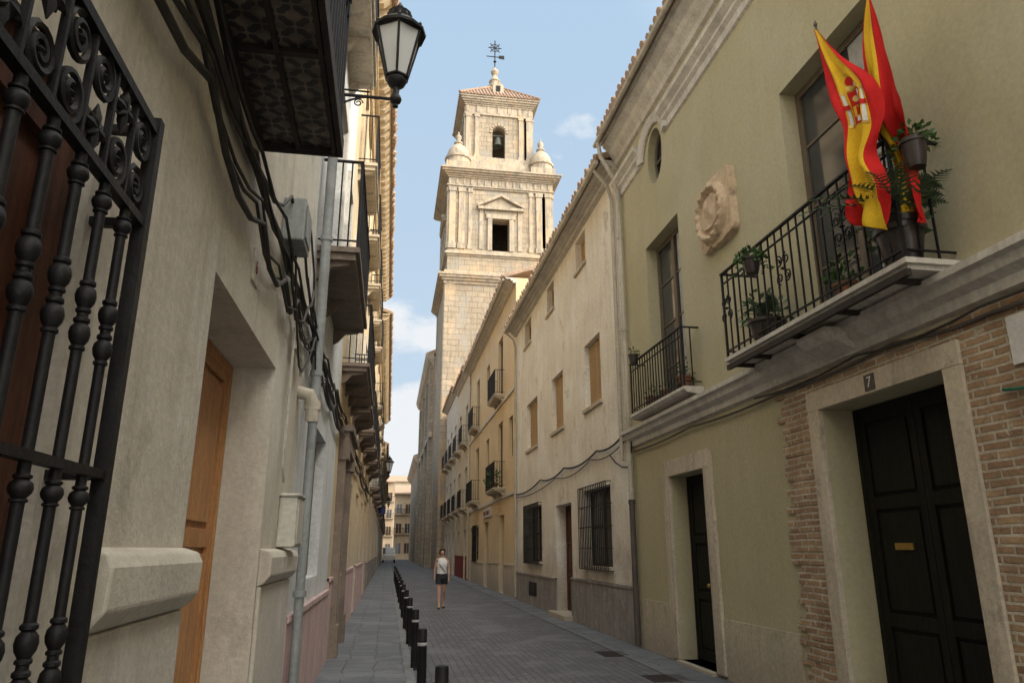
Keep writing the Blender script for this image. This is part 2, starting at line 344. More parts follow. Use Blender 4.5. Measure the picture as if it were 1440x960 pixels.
def balcony(root,X,s,y0,y1,z,proj=.42,hr=.98,slab=None,th=.12,brackets=True,rail=None,name='balcony',bd_=.34):
    m=MB();B_(m,X,s,-proj,0,y0,y1,z-th*.45,z);B_(m,X,s,-proj+.04,0,y0+.04,y1-.04,z-th,z-th*.45)
    if brackets:
        nb=max(2,int((y1-y0)/1.0)+1);q=bd_/.34
        for i in range(nb):
            y=y0+.15+(y1-y0-.3)*i/(nb-1)
            m.prismY([(X,z-th),(X+s*proj*.8,z-th),(X+s*proj*.75,z-th-.06*q),(X+s*proj*.35,z-th-.1*q),(X+s*proj*.15,z-th-.28*q),(X,z-th-.34*q)],y-.04,y+.04)
    o=m.build(name,slab or M['stone'],root)
    q=MB();railing(q,X,X+s*(proj-.03),y0+.03,y1-.03,z+.001,z+hr);q.build('railing',rail or M['iron'],o)
    return o
def roof(root,X,s,y0,y1,ze,over,modil=0,corn=None,depth=4.5,rise=1.7,tr=.085,tsp=.2):
    xo=X+s*over;xi=X-s*depth;xb=X-s*(depth*2)
    m=MB();m.prismY([(xo,ze),(xi,ze+rise),(xb,ze+.1),(xb,ze+.2),(xi,ze+rise+.1),(xo,ze+.07)],y0+.003,y1-.003)
    n=int((y1-y0)/tsp)
    for i in range(n):
        y=y0+tsp*(i+.5);j=random.uniform(-.03,.03)
        m.tube([(xo+s*(.07+j),y,ze+.07),(xi,y,ze+rise+.1)],[tr,tr*.9],7)
    o=m.build('roof',M['roof'],root)
    q=MB();B_(q,X,s,-over+.05,.0,y0+.005,y1-.005,ze-.05,ze-.001)
    if modil:
        k=int((y1-y0)/modil)
        for i in range(k):
            y=y0+modil*(i+.5)
            q.prismY([(X,ze-.05),(X+s*(over-.08),ze-.05),(X+s*(over-.08),ze-.15),(X+s*over*.62,ze-.26),(X+s*over*.35,ze-.28),(X,ze-.42)],y-.08,y+.08)
        B_(q,X,s,-.16,.0,y0+.005,y1-.005,ze-.52,ze-.42);B_(q,X,s,-.2,.0,y0+.006,y1-.006,ze-.58,ze-.52);B_(q,X,s,-.1,.0,y0+.007,y1-.007,ze-.72,ze-.58)
        B_(q,X,s,-.05,.0,y0+.006,y1-.006,ze-1.1,ze-.72);B_(q,X,s,-.11,.0,y0+.008,y1-.008,ze-1.18,ze-1.1)
        for i in range(k*2):
            y=y0+modil*.5*(i+.5);B_(q,X,s,-.09,-.05,y-.05,y+.05,ze-1.02,ze-.8)
    else: B_(q,X,s,-.2,0,y0+.006,y1-.006,ze-.12,ze-.05);B_(q,X,s,-.12,0,y0+.007,y1-.007,ze-.2,ze-.12)
    q.build('eave_cornice',corn or M['soffit'],o)
    return o
def wire(name,pts,r,label,mat=None,sag=0,parent=None):
    P=[]
    for a,b in zip(pts,pts[1:]):
        a,b=Vector(a),Vector(b);k=max(2,int((b-a).length/.3))
        for i in range(k):
            t=i/k;p=a.lerp(b,t);p.z-=sag*4*t*(1-t);P.append(p)
    P.append(Vector(pts[-1]))
    o=MB().tube(P,r,6).build(name,mat or M['cable'],parent,smooth=True)
    if not parent: tag(o,label,'cable')
    return o
def plinths(root,X,s,spans,mat,prot=.03,cap=True):
    for (a,b,z) in spans:
        m=MB();B_(m,X,s,-prot,0,a,b,0,z)
        if cap: B_(m,X,s,-prot-.02,0,a,b,z-.05,z+.002)
        m.build('plinth',mat,root)
# ------------------------------------------------------------ ground
g=MB();g.add([(-400,-60,-.02),(400,-60,-.02),(400,900,-.02),(-400,900,-.02)],[(0,1,2,3)]);tag(g.build('ground',M['ground']),kind='structure')
g=MB();g.add([(.3,-20,0),(6,-20,0),(6,160,0),(.3,160,0)],[(0,1,2,3)]);tag(g.build('road',M['road']),kind='structure')
g=MB();g.box(-2,.3,-20,160,-.02,.035);tag(g.build('pavement',M['walk']),kind='structure')
g=MB()
for i in range(160): g.box(.302,.42,-10+i*1.0,-10+i*1.0+.985,-.02,.03)
tag(g.build('kerb',M['kerb']),kind='structure')
g=MB()
for i in range(70): g.box(3.72,XR+.02,-4+i*.9,-4+i*.9+.885,-.02,.012)
tag(g.build('drain_strip',M['walk']),kind='structure')
def cover(px,py,w,l,label):
    d=ray(px,py);t=H/-d[2];x,y=d[0]*t,d[1]*t
    m=MB();m.box(x-w,x+w,y-l,y+l,.0,.008)
    for i in range(9): m.box(x-w*.9,x+w*.9,y-l*.85+i*l*.2,y-l*.85+i*l*.2+l*.1,.008,.013)
    tag(m.build('drain_cover',M['rustiron']),label,'drain cover')
cover(862,919,.22,.3,'smaller iron drain cover in the road before the cream house')
cover(938,953,.26,.25,'iron drain cover in the road nearest the camera, before the green door')
# ------------------------------------------------------------ RIGHT: olive house
s=-1
gh=thing('house','olive green plastered house with brick doorway and flag-hung balcony on the right','house',(XR,8,0))
bd=(5.0,6.75,.02,2.98,.42);gd=(9.7,11.0,.05,2.7,.32);bw=(5.2,6.87,3.8,6.8,.35);sw=(10.06,11.56,3.8,6.8,.35);ov=(10.5,11.25,7.75,8.85,.3)
m=MB();facade(m,XR,s,-9,12.9,-.02,9.7,[bd,gd,bw,sw,ov]);
yc,zc=(ov[0]+ov[1])/2,(ov[2]+ov[3])/2;ay,az=(ov[1]-ov[0])/2,(ov[3]-ov[2])/2
n=32;rect=[];ell=[]
for i in range(n):
    a=2*PI*i/n;c,q=math.cos(a),math.sin(a);k=1/max(abs(c),abs(q));rect.append((XR,yc+c*k*ay,zc+q*k*az));ell.append((XR,yc+c*ay*.94,zc+q*az*.94))
inn=[(XR+.2,p[1],p[2]) for p in ell]
m.add(rect+ell+inn,[(i,(i+1)%n,n+(i+1)%n,n+i) for i in range(n)]+[(n+i,n+(i+1)%n,2*n+(i+1)%n,2*n+i) for i in range(n)])
m.build('wall',M['green'],gh)
m=MB();m.tube([(XR+.16,yc+math.cos(2*PI*i/24)*ay*.88,zc+math.sin(2*PI*i/24)*az*.88) for i in range(25)],.03,6);m.box(XR+.14,XR+.18,yc-.02,yc+.02,zc-az*.9,zc+az*.9);m.box(XR+.14,XR+.18,yc-ay*.9,yc+ay*.9,zc-.02,zc+.02)
w=m.build('oval_window',M['frame'],gh);m=MB();m.box(XR+.19,XR+.2,yc-ay,yc+ay,zc-az,zc+az);m.build('pane',M['glass'],w)
random.seed(21)
m=MB();O=.022
z=0.
while z<3.36:
    e=7.5+random.choice((-.08,0,.05,.1));hh=.066
    m.box(XR-O-random.uniform(0,.012),XR+.01,6.952,e,z,min(z+hh,3.37));z+=hh
m.box(XR-O,XR+.01,1.0,4.798,0,3.36);m.box(XR-O,XR+.01,4.798,6.952,3.19,3.36)
m.build('brick_wall',M['brick'],gh)
surround(gh,XR,s,bd,.2,.05);surround(gh,XR,s,gd,.25,.045)
plinths(gh,XR,s,[(7.61,9.448,.74),(11.252,12.89,.8)],M['baseplaster'],.012,False)
m=MB();m.box(XR-.1,XR+.3,9.72,10.98,0,.05);m.build('doorstep',M['stone'],gh)
do=door(gh,XR,s,bd,.34,M['greendoor'],2,False,((.05,.3),(.34,.66),(.7,.95)))
m=MB();m.box(XR+.325,XR+.345,6.12,6.36,1.6,1.66);m.box(XR+.318,XR+.326,6.15,6.33,1.615,1.645);m.build('letter_slot',M['brass'],do)
m=MB();m.box(XR+.3,XR+.34,6.0,6.03,.28,.5);m.build('door_bolt',M['iron'],do)
door(gh,XR,s,gd,.26,M['greendoor'],1,True)
m=MB();m.box(XR-.062,XR-.05,5.81,5.95,3.0,3.15);pl=m.build('number_plate',M['dkpipe'],gh);textmesh('number_text','7',.14,M['whitep'],pl,(XR-.064,5.88,3.075),-1)
window(gh,XR,s,bw,.2,M['frame'],2,4,.09,curt=True);window(gh,XR,s,sw,.2,M['frame'],2,4,.09,curt=True)
m=MB();m.prismY([(XR,3.38),(XR-.05,3.40),(XR-.06,3.48),(XR-.13,3.53),(XR-.15,3.6),(XR-.2,3.62),(XR-.2,3.68),(XR-.03,3.72),(XR,3.72)],-9,12.88);m.build('cornice',M['ledge'],gh)
m=MB();CP=[(XR,8.42),(XR-.04,8.44),(XR-.05,8.55),(XR-.1,8.6),(XR-.1,8.66),(XR-.18,8.74),(XR-.18,8.82),(XR,8.86)]
m.prismY(CP,-9,10.28);m.prismY(CP,11.46,12.88)
for rr,tt in ((.66,.05),(.74,.07),(.6,.035)):
    m.tube([(XR-.03,yc+math.cos(a)*rr*.88,8.45+math.sin(a)*rr*.75) for a in [PI*i/16 for i in range(17)]],tt,6)
m.prismY([(XR,9.18),(XR-.06,9.2),(XR-.08,9.3),(XR-.16,9.4),(XR-.2,9.5),(XR-.32,9.6),(XR-.32,9.648),(XR,9.648)],-9,12.88)
m.build('upper_cornice',M['ledge'],gh)
roof(gh,XR,s,-9,12.9,9.7,.42,0,M['ledge'])
m=MB();m.tube([(3.87,-9,9.66),(3.87,12.9,9.64)],.05,8);m.tube([(3.88,12.7,9.6),(3.92,12.7,9.3),(4.2,12.72,8.8),(4.27,12.72,8.5),(4.27,12.72,2.4)],.045,8)
for z in (7.5,5.6,3.9,2.6): m.tube([(4.27,12.72,z),(4.27,12.72,z+.05)],.056,8)
m.build('downpipe',M['pvc'],gh,smooth=True)
m=MB();m.tube([(4.27,12.72,2.4),(4.27,12.72,.05)],.055,8);m.tube([(4.27,12.72,2.38),(4.27,12.72,2.46)],.066,8);m.build('iron_downpipe',M['dkpipe'],gh,smooth=True)
m=MB();m.box(3.86,XR,4.66,7.84,3.74,3.785);m.box(3.9,XR,4.7,7.8,3.70,3.74);b=m.build('balcony',M['ledge'],gh)
m=MB()
for y in (4.9,5.7,6.5,7.3,7.7): m.box(3.88,XR,y-.02,y+.02,3.655,3.699)
m.box(3.87,3.91,4.68,7.82,3.64,3.699);m.build('iron_frame',M['rustiron'],b)
m=MB();m.prismY([(XR,3.4),(XR-.28,3.52),(XR-.36,3.6),(XR-.36,3.635),(XR,3.635)],6.0,6.5);m.build('bracket',M['ledge'],b)
m=MB();railing(m,XR,3.89,4.7,7.8,3.787,4.83,.14,.008)
def scroll(m,x,yc_,zc_,r,turns=1.6,sg=1,a0=0,t=.006,k=18):
    m.tube([(x,yc_+sg*math.cos(a0+2*PI*turns*i/k)*r*(1-.8*i/k),zc_+math.sin(a0+2*PI*turns*i/k)*r*(1-.8*i/k)) for i in range(k+1)],t,5)
for y in (6.42,5.4,7.72):
    for dz,sg in ((.62,1),(.44,-1)):
        for q in (-1,1): scroll(m,3.885,y+q*.07,4.0+dz-.15,.065,1.4,q,PI/2*sg,.009)
    m.lathe([(.0,-.02),(.03,0),(.0,.02)],(3.885,y,4.38),8)
m.build('railing',M['iron'],b)
m=MB();m.prismY([(XR,3.72),(XR-.26,3.76),(XR-.3,3.8),(XR-.3,3.84),(XR,3.84)],9.55,11.95);b=m.build('balcony',M['ledge'],gh)
m=MB();railing(m,XR,4.08,9.6,11.9,3.841,4.72,.12,.008);m.build('railing',M['iron'],b)
# carved crest
random.seed(9)
m=MB();n=120;rg=44;yc,zc=8.62,6.1;vs=[];out=[]
for i in range(n):
    a=2*PI*i/n;c,q=math.cos(a),math.sin(a);k=1/((abs(c)**9+abs(q)**9)**(1/9))
    chip=.09 if (q<-.2 and c>.2) else 0.
    out.append(k*(.98+.018*math.sin(7*a+1)+.018*math.sin(13*a+2)-chip*abs(math.sin(6*a))))
def relief(x,z):
    an=math.atan2(z,x);d=math.hypot(x/.76,(z+.03)/.80)
    h=.13
    h+=.07*math.exp(-((d-.90)/.11)**2)*(1+.22*math.sin(16*an+6*d))
    h-=.02*math.exp(-((d-.70)/.05)**2)
    if d<.68:
        q=max(abs(x)/.42,abs(z)/.46 if z>0 else abs(z)/.5+abs(x)*.5)
        h+=.035 if q<1 else 0
        h+=.012*math.sin(9*x+1)*math.sin(8*z)
        h+=.02*math.exp(-((x-.14)/.1)**2-((z-.14)/.13)**2)+.02*math.exp(-((x+.15)/.1)**2-((z+.1)/.15)**2)
        if abs(x)<.015 and q<1: h-=.015
    if d>1.04: h-=.03
    h+=.04*math.exp(-((x)/.25)**2-((z-.86)/.09)**2)*(1+.4*math.sin(26*x))
    return h
vs.append((XR-relief(0,0),yc,zc))
for j in range(1,rg+1):
    for i in range(n):
        a=2*PI*i/n;r=j/rg*out[i];x,z=math.cos(a)*r,math.sin(a)*r;h=relief(x,z)*(1 if j<rg else .85)
        vs.append((XR-h,yc+x*.54,zc+z*.51))
for i in range(n): vs.append((XR+.01,vs[1+(rg-1)*n+i][1],vs[1+(rg-1)*n+i][2]))
fs=[(0,1+i,1+(i+1)%n) for i in range(n)]+[(1+(j-1)*n+i,1+(j-1)*n+(i+1)%n,1+j*n+(i+1)%n,1+j*n+i) for j in range(1,rg+1) for i in range(n)]
m.add(vs,fs);M['crest']=surf('carved_sandstone',(.62,.48,.33),(.50,.375,.25),4,patch=(.36,.28,.2),pthr=.57,bump=.9)
tag(m.build('stone_crest',M['crest'],smooth=True),'carved sandstone coat of arms set high on the olive green wall','stone carving')
# ------------------------------------------------------------ RIGHT: weathered cream house
wh=thing('house','tall weathered cream house with ochre wooden blinds and grey plinth','house',(XR,19,0))
up=[HX(822,845,478,572,XR),HX(776,792,528,600,XR),HX(741,756,560,632,XR)]
at=[HX(809,823,330,378,XR),HX(769,779,400,438,XR),HX(738,747,452,485,XR)]
gr=[HX(822,860,682,792,XR),HX(742,762,713,792,XR)];dr=HX(783,805,708,868,XR)
zt=sum(u[3] for u in up)/3;zb=sum(u[2] for u in up)/3;up=[(u[0],u[1],zb,zt,.25) for u in up]
zt=sum(u[3] for u in at)/3;zb=sum(u[2] for u in at)/3;at=[(u[0],u[1],zb,zt,.25) for u in at]
zt=sum(u[3] for u in gr)/2;zb=sum(u[2] for u in gr)/2;gr=[(u[0],u[1],zb,zt,.25) for u in gr]
dr=(dr[0],dr[1],.12,dr[3],.35)
m=MB();facade(m,XR,s,12.9,25.4,-.02,9.35,up+at+gr+[dr]);m.build('wall',M['white'],wh)
for u in up: shutter(wh,XR,s,u,.12);q=MB();q.box(XR-.06,XR+.1,u[0]-.08,u[1]+.08,u[2]-.08,u[2]-.002);q.build('sill',M['stone'],wh)
for u in at: window(wh,XR,s,u,.16,M['blind'],1,2,.07,pane=M['blind'] if u is at[0] else None,sill=M['stone'])
for u in gr: window(wh,XR,s,u,.16,M['dkwood'],2,2,.06,sill=M['stone']);grille(wh,XR,s,u,.12)
door(wh,XR,s,dr,.27,M['redwood'],2,True)
plinths(wh,XR,s,[(12.91,dr[0]-.002,.98),(dr[1]+.002,25.39,.9)],M['plinth'],.045)
m=MB();m.box(XR-.25,XR+.3,dr[0]-.1,dr[1]+.1,0,.118);m.build('doorstep',M['stone'],wh)
v=HX(746,757,829,855,XR);m=MB();m.box(XR-.055,XR-.03,v[0],v[1],.3,.68);m.box(XR-.062,XR-.052,v[0]+.1,v[1]-.1,.36,.62);m.build('vent',M['dark'],wh)
roof(wh,XR,s,12.9,25.4,9.35,.4,0,M['ledge'])
m=MB();m.tube([(3.9,12.95,9.3),(3.9,25.3,9.28)],.055,8);m.tube([(3.92,13.2,9.25),(4.2,13.2,8.9),(4.28,13.2,8.6),(4.28,13.2,3.2)],.042,8)
m.build('downpipe',M['pvc'],wh,smooth=True)
m=MB();m.tube([(3.92,25.2,9.25),(4.2,25.2,9.),(4.28,25.2,8.7),(4.28,25.2,.1)],.042,8);m.build('downpipe',M['pvc'],wh,smooth=True)
# ------------------------------------------------------------ RIGHT: ochre house & others
yh=thing('house','ochre yellow house with wrought iron balconies beyond the cream house','house',(XR,33,0))
def opn(yc_,w,z0,z1,d=.22): return (yc_-w/2,yc_+w/2,z0,z1,d)
ho=[opn(29.3,1.3,7.65,10.2),opn(37.3,1.3,7.65,10.2),opn(29.3,1.3,3.95,6.6),opn(37.3,1.3,3.95,6.6),opn(33.3,1.1,4.9,6.5),opn(33.3,1.1,8.4,10.0),opn(28.8,1.2,.02,2.9,.3),opn(33.5,1.4,.02,2.8,.3),opn(37.2,1.7,1.1,2.7),opn(26.6,.9,4.9,6.4),opn(39.8,1.0,.02,2.7,.3)]
m=MB();facade(m,XR,s,25.4,41,-.02,11.5,ho);m.build('wall',M['yellow'],yh)
for h in ho[:6]+[ho[8],ho[9]]: window(yh,XR,s,h,.12,M['frame'],2,3,.07)
for h in (ho[6],ho[7],ho[10]): door(yh,XR,s,h,.2,M['greendoor'],2,False)
grille(yh,XR,s,ho[8],.12)
for y in (29.3,37.3):
    balcony(yh,XR,s,y-1.1,y+1.1,7.6,.42,bd_=.2);balcony(yh,XR,s,y-1.3,y+1.3,3.9,.45,bd_=.2)
plinths(yh,XR,s,[(25.41,28.19,1.1),(29.41,32.79,1.1),(34.21,39.29,1.05),(40.31,40.99,1.1)],M['stone'])
m=MB();m.box(XR-.06,XR+.01,25.41,40.99,3.5,3.62);m.build('string_course',M['ledge'],yh)
m=MB();m.box(XR-.06,XR+.01,25.41,40.99,7.25,7.36);m.build('string_course',M['ledge'],yh)
roof(yh,XR,s,25.4,41,11.5,.45,0,M['ledge'])
m=MB();m.tube([(4.27,40.6,11.3),(4.27,40.6,.1)],.05,8);m.tube([(3.88,25.5,11.45),(3.88,40.9,11.45)],.055,8);m.build('downpipe',M['pvc'],yh)
sg=thing('shop_sign','pale shop sign with dark red lettering over the ochre house doorway','sign',(XR,32.6,3.15))
m=MB();m.box(XR-.07,XR-.002,31.6,34.2,2.98,3.36);m.build('board',M['ledge'],sg)
m=MB();y=33.95
random.seed(4)
while y>31.9:
    w=.12;m.box(XR-.078,XR-.07,y-w,y-w+.03,3.08,3.26);m.box(XR-.078,XR-.07,y-.03,y,3.08,3.26) if random.random()<.6 else None;m.box(XR-.078,XR-.07,y-w,y,3.23,3.26) if random.random()<.7 else m.box(XR-.078,XR-.07,y-w,y,3.15,3.18);y-=.21
m.build('lettering',M['maroon'],sg)
def rowhouse(label,X,s,y0,y1,zt,mat,nb,floors,over=.4,modil=0,corn=None,z2=3.9,fh=3.7,wmat=None,color2=None,proj=.42):
    r=thing('house',label,'house',(X,(y0+y1)/2,0));ho=[];bal=[];bay=(y1-y0)/nb
    for i in range(nb):
        yc_=y0+bay*(i+.5)
        w=min(1.25,bay*.4)
        for k in range(floors-1):
            z=z2+.05+k*fh
            if z+2.3<zt: ho.append(opn(yc_,w,z,z+2.3));bal.append((yc_,z-.05,w))
        ho.append(opn(yc_,w,.02,2.7,.3) if i%2==0 else opn(yc_,w,1.1,2.7))
    m=MB();facade(m,X,s,y0,y1,-.02,zt,ho);m.build('wall',mat,r)
    for h in ho:
        if h[2]<.5: door(r,X,s,h,.2,wmat or M['dkwood'],2,False)
        else: window(r,X,s,h,.12,M['frame'],2,3,.07)
    for j,(yc_,z,w) in enumerate(bal): balcony(r,X,s,yc_-w*.85,yc_+w*.85,z,proj,bd_=.2)
    roof(r,X,s,y0,y1,zt,over,modil,corn or M['ledge'])
    if color2:
        prev=y0+.01
        for h in sorted([h for h in ho if h[2]<.5])+[(y1-.01,)]:
            plinths(r,X,s,[(prev,h[0]-.002,1.25)],color2)
            if len(h)>1: prev=h[1]+.002
    return r
rowhouse('cream house with maroon base between ochre house and church tower',XR,-1,41,49,11.9,M['cream'],2,3,color2=M['maroon'])
rowhouse('pale house touching the foot of the church tower',XR,-1,49,59,12.4,M['pale'],3,3)
# ------------------------------------------------------------ TOWER
TX0,TY0=8.85,64.7
tw=thing('church_tower','tall sandstone baroque bell tower with pyramid tile roof','tower',(TX0,TY0,0))
def sq(m,hw,z0,z1): m.box(TX0-hw,TX0+hw,TY0-hw,TY0+hw,z0,z1)
def moulding(m,hw,z0,prof):
    z=z0
    for e,h in prof: sq(m,hw+e,z,z+h);z+=h
def rot4(m2,m):
    for k in range(4):
        c,q=[(1,0),(0,1),(-1,0),(0,-1)][k]
        m.add([(TX0+v[0]*c-v[1]*q,TY0+v[0]*q+v[1]*c,v[2]) for v in m2.v],m2.f)
m=MB();sq(m,4.95,0,24.0);m.build('shaft',M['tower'],tw)
m=MB();a=MB()
for sx_ in (-1,1):
    a.box(sx_*4.95,sx_*4.1,-5.02,-4.94,0,24.0)
rot4(a,m);m.build('pilaster',M['tower'],tw)
m=MB();moulding(m,4.95,24.0,[(.12,.25),(.3,.22),(.5,.2),(.62,.18),(.3,.12),(.08,.3)]);m.build('cornice',M['towertrim'],tw)
m=MB();sq(m,4.78,25.2,26.7);m.build('attic_course',M['tower'],tw)
m=MB();moulding(m,4.75,26.7,[(.12,.16),(.28,.18),(.18,.14),(.05,.2)]);m.build('cornice',M['towertrim'],tw)
def hollow(hw,z0,z1,th,ow,oz0,oz1,arch,mat,name,sides=(0,1,2,3)):
    m=MB()
    for k in range(4):
        a=MB()
        if k in sides:
            a.box(-hw,-ow,-hw,-hw+th,z0,z1);a.box(ow,hw-.003,-hw,-hw+th,z0,z1)
            a.box(-ow,ow,-hw,-hw+th,z0,oz0);a.box(-ow,ow,-hw,-hw+th,oz1+(ow if arch else 0),z1)
            if arch:
                nseg=8
                for sgn in (-1,1):
                    for i in range(nseg):
                        t0,t1=PI/2*i/nseg,PI/2*(i+1)/nseg
                        x0,z0_=sgn*ow*math.cos(t0),oz1+ow*math.sin(t0);x1,z1_=sgn*ow*math.cos(t1),oz1+ow*math.sin(t1)
                        p=[(x0,z0_),(x1,z1_),(x1,oz1+ow),(x0,oz1+ow)]
                        a.prismY(p,-hw,-hw+th)
        else: a.box(-hw,hw-.003,-hw,-hw+th,z0,z1)
        c,q=[(1,0),(0,1),(-1,0),(0,-1)][k]
        m.add([(TX0+v[0]*c-v[1]*q,TY0+v[0]*q+v[1]*c,v[2]) for v in a.v],a.f)
    return m.build(name,mat,tw)
hollow(4.7,27.38,34.1,1.0,.8,27.4,30.5,False,M['tower'],'lower_belfry',(0,3))
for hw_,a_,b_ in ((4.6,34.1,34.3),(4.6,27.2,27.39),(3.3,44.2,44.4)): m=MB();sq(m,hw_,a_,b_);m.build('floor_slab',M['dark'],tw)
m=MB();a=MB()
for sx_ in (-1,1):
    for c0,c1,o in ((4.72,4.15,.2),(3.85,3.3,.16),(2.95,2.65,.1)):
        x0,x1=sorted((sx_*c0,sx_*c1));a.box(x0,x1,-4.7-o,-4.69,27.6,33.4)
        a.box(x0-.07,x1+.07,-4.76-o,-4.69,27.4,27.9);a.box(x0-.07,x1+.07,-4.77-o,-4.69,33.0,33.4)
a.box(-1.2,-.8,-4.9,-4.69,27.4,30.8);a.box(.8,1.2,-4.9,-4.69,27.4,30.8);a.box(-1.35,1.35,-4.93,-4.69,30.52,30.95)
a.box(-1.95,-1.6,-4.80,-4.69,27.5,31.9);a.box(1.6,1.95,-4.80,-4.69,27.5,31.9)
a.box(-2.1,2.1,-5.12,-4.69,31.35,31.6)
for q in (-1,1): a.prismY([(q*2.15,31.6),(q*2.15,31.82),(0,32.95),(0,32.68)],-5.15,-4.69)
a.prismY([(-1.8,31.6),(1.8,31.6),(0,32.68)],-4.8,-4.69)
a.box(-1.5,1.5,-4.78,-4.69,31.0,31.3)
rot4(a,m);m.build('pilaster',M['towertrim'],tw)
m=MB();moulding(m,4.75,33.4,[(.1,.15),(.22,.12),(.04,.75),(.16,.12),(.3,.14),(.5,.14),(.72,.18),(.88,.14),(.5,.06)])
a=MB()
for i in range(15): a.box(-4.8+i*.66,-4.8+i*.66+.2,-4.88,-4.75,33.75,34.35)
rot4(a,m);m.build('cornice',M['towertrim'],tw)
m=MB();moulding(m,4.1,35.2,[(.1,.5),(.0,.9)]);moulding(m,3.4,36.6,[(.35,.4),(.15,.5)]);m.build('attic_course',M['towertrim'],tw)
for sx_ in (-1,1):
    for sy2 in (-1,1):
        m=MB();c=(TX0+sx_*3.95,TY0+sy2*3.95,36.0)
        m.lathe([(1.12,0),(1.12,.55),(1.25,.6),(1.25,.78),(1.05,.83),(1.05,1.1),(.96,1.5),(.74,1.9),(.45,2.15),(.3,2.3),(.42,2.4),(.42,2.5),(.22,2.6),(.2,2.8),(.3,3.0),(.28,3.2),(.1,3.35),(.08,3.6),(.0,3.75)],c,16)
        m.box(c[0]-1.15,c[0]+1.15,c[1]-1.15,c[1]+1.15,35.2,36.0)
        m.build('pinnacle',M['towertrim'],tw,smooth=True)
hollow(3.2,37.4,43.0,.7,.62,37.6,40.5,True,M['tower'],'upper_belfry')
m=MB();a=MB()
for sx_ in (-1,1):
    for c0,c1 in ((3.22,2.7),(2.35,1.95)):
        x0,x1=sorted((sx_*c0,sx_*c1));a.box(x0,x1,-3.38,-3.19,37.6,42.2);a.box(x0-.06,x1+.06,-3.43,-3.19,37.4,37.8);a.box(x0-.06,x1+.06,-3.43,-3.19,41.9,42.2)
for i in range(9):
    t=PI*i/8
    a.box(-.8*math.cos(t)-.1,-.8*math.cos(t)+.1,-3.3,-3.19,40.5+.8*math.sin(t)-.1,40.5+.8*math.sin(t)+.1)
rot4(a,m);m.build('pilaster',M['towertrim'],tw)
m=MB();moulding(m,3.25,42.2,[(.12,.2),(.03,.8),(.12,.15),(.22,.15),(.36,.18),(.5,.2),(.62,.14)]);
a=MB()
for i in range(7): a.box(-3.2+i*1.02,-3.2+i*1.02+.28,-3.36,-3.25,42.45,43.15)
rot4(a,m);m.build('cornice',M['towertrim'],tw)
M['troof']=surf('tower_roof_tile',(.34,.22,.15),(.26,.17,.115),2,patch=(.3,.26,.21),pthr=.55,bump=.3)
m=MB();z0=44.05;z1=47.3;hw=3.95;h1=.55
vs=[(TX0+a*hw,TY0+b*hw,z0) for a,b in((-1,-1),(1,-1),(1,1),(-1,1))]+[(TX0+a*h1,TY0+b*h1,z1) for a,b in((-1,-1),(1,-1),(1,1),(-1,1))]
m.add(vs,[(0,1,5,4),(1,2,6,5),(2,3,7,6),(3,0,4,7),(4,5,6,7),(3,2,1,0)])
a=MB();nr=24
for i in range(nr):
    x=-hw+hw*2*(i+.5)/nr;t=1-min(1,(abs(x)-h1)/(hw-h1)) if abs(x)>h1 else 1
    if t>.03: a.tube([(x,-hw,z0+.03),(x,-hw+(hw-h1)*t,z0+.03+(z1-z0)*t)],.09,5)
a.tube([(-hw,-hw,z0+.08),(-h1,-h1,z1+.08)],.14,6)
rot4(a,m);rf=m.build('roof',M['troof'],tw)
m=MB();m.prismY([(TX0-.55,45.2),(TX0+.55,45.2),(TX0+.55,46.2),(TX0,46.7),(TX0-.55,46.2)],TY0-2.6,TY0-.5);m.build('dormer',M['towertrim'],rf)
m=MB();m.box(TX0-.22,TX0+.22,TY0-2.64,TY0-2.59,45.5,46.15);m.build('dormer_window',M['dark'],rf)
m=MB();m.lathe([(.72,0),(.72,.5),(.84,.55),(.84,.7),(.55,.75),(.5,1.3),(.62,1.4),(.34,1.8),(.22,2.2),(.32,2.35),(.42,2.6),(.32,2.85),(.1,3.0),(.08,3.2)],(TX0,TY0,47.0),12);m.build('lantern_finial',M['towertrim'],tw,smooth=True)
m=MB();c=(TX0,TY0);m.tube([(c[0],c[1],50.0),(c[0],c[1],53.5)],.06,6);m.lathe([(.0,-.18),(.18,0),(.0,.18)],(c[0],c[1],50.9),8)
for a in [PI*i/4 for i in range(8)]: m.tube([(c[0],c[1],52.6),(c[0]+math.cos(a)*.7,c[1],52.6+math.sin(a)*.7)],.05,5)
m.tube([(c[0]+math.cos(2*PI*i/16)*.45,c[1],52.6+math.sin(2*PI*i/16)*.45) for i in range(17)],.04,5)
m.tube([(c[0]-.9,c[1],51.5),(c[0]+.9,c[1],51.5)],.05,5);m.add([(c[0]+.4,c[1]-.02,51.3),(c[0]+1.0,c[1]-.02,51.25),(c[0]+1.0,c[1]-.02,51.75),(c[0]+.4,c[1]-.02,51.7)],[(0,1,2,3)])
m.build('weather_vane',M['iron'],tw)
m=MB();m.lathe([(.0,1.0),(.18,.98),(.3,.8),(.34,.4),(.42,.12),(.52,0),(.48,-.02),(.0,.2)][::-1],(TX0,TY0-2.6,39.3),14);m.tube([(TX0-.7,TY0-2.6,40.45),(TX0+.7,TY0-2.6,40.45)],.1,6);m.tube([(TX0,TY0-2.6,40.4),(TX0,TY0-2.6,40.2)],.06,6);m.build('bell',M['bronze'],tw,smooth=True)
ch=thing('church','brown grey stone church wall running on behind the bell tower','church',(8,90,0))
m=MB();facade(m,3.7,-1,69.7,96,-.02,20,[(74,75.6,9,13,.5),(82,83.6,9,13,.5),(90,91.6,9,13,.5)],14);m.build('wall',M['church'],ch)
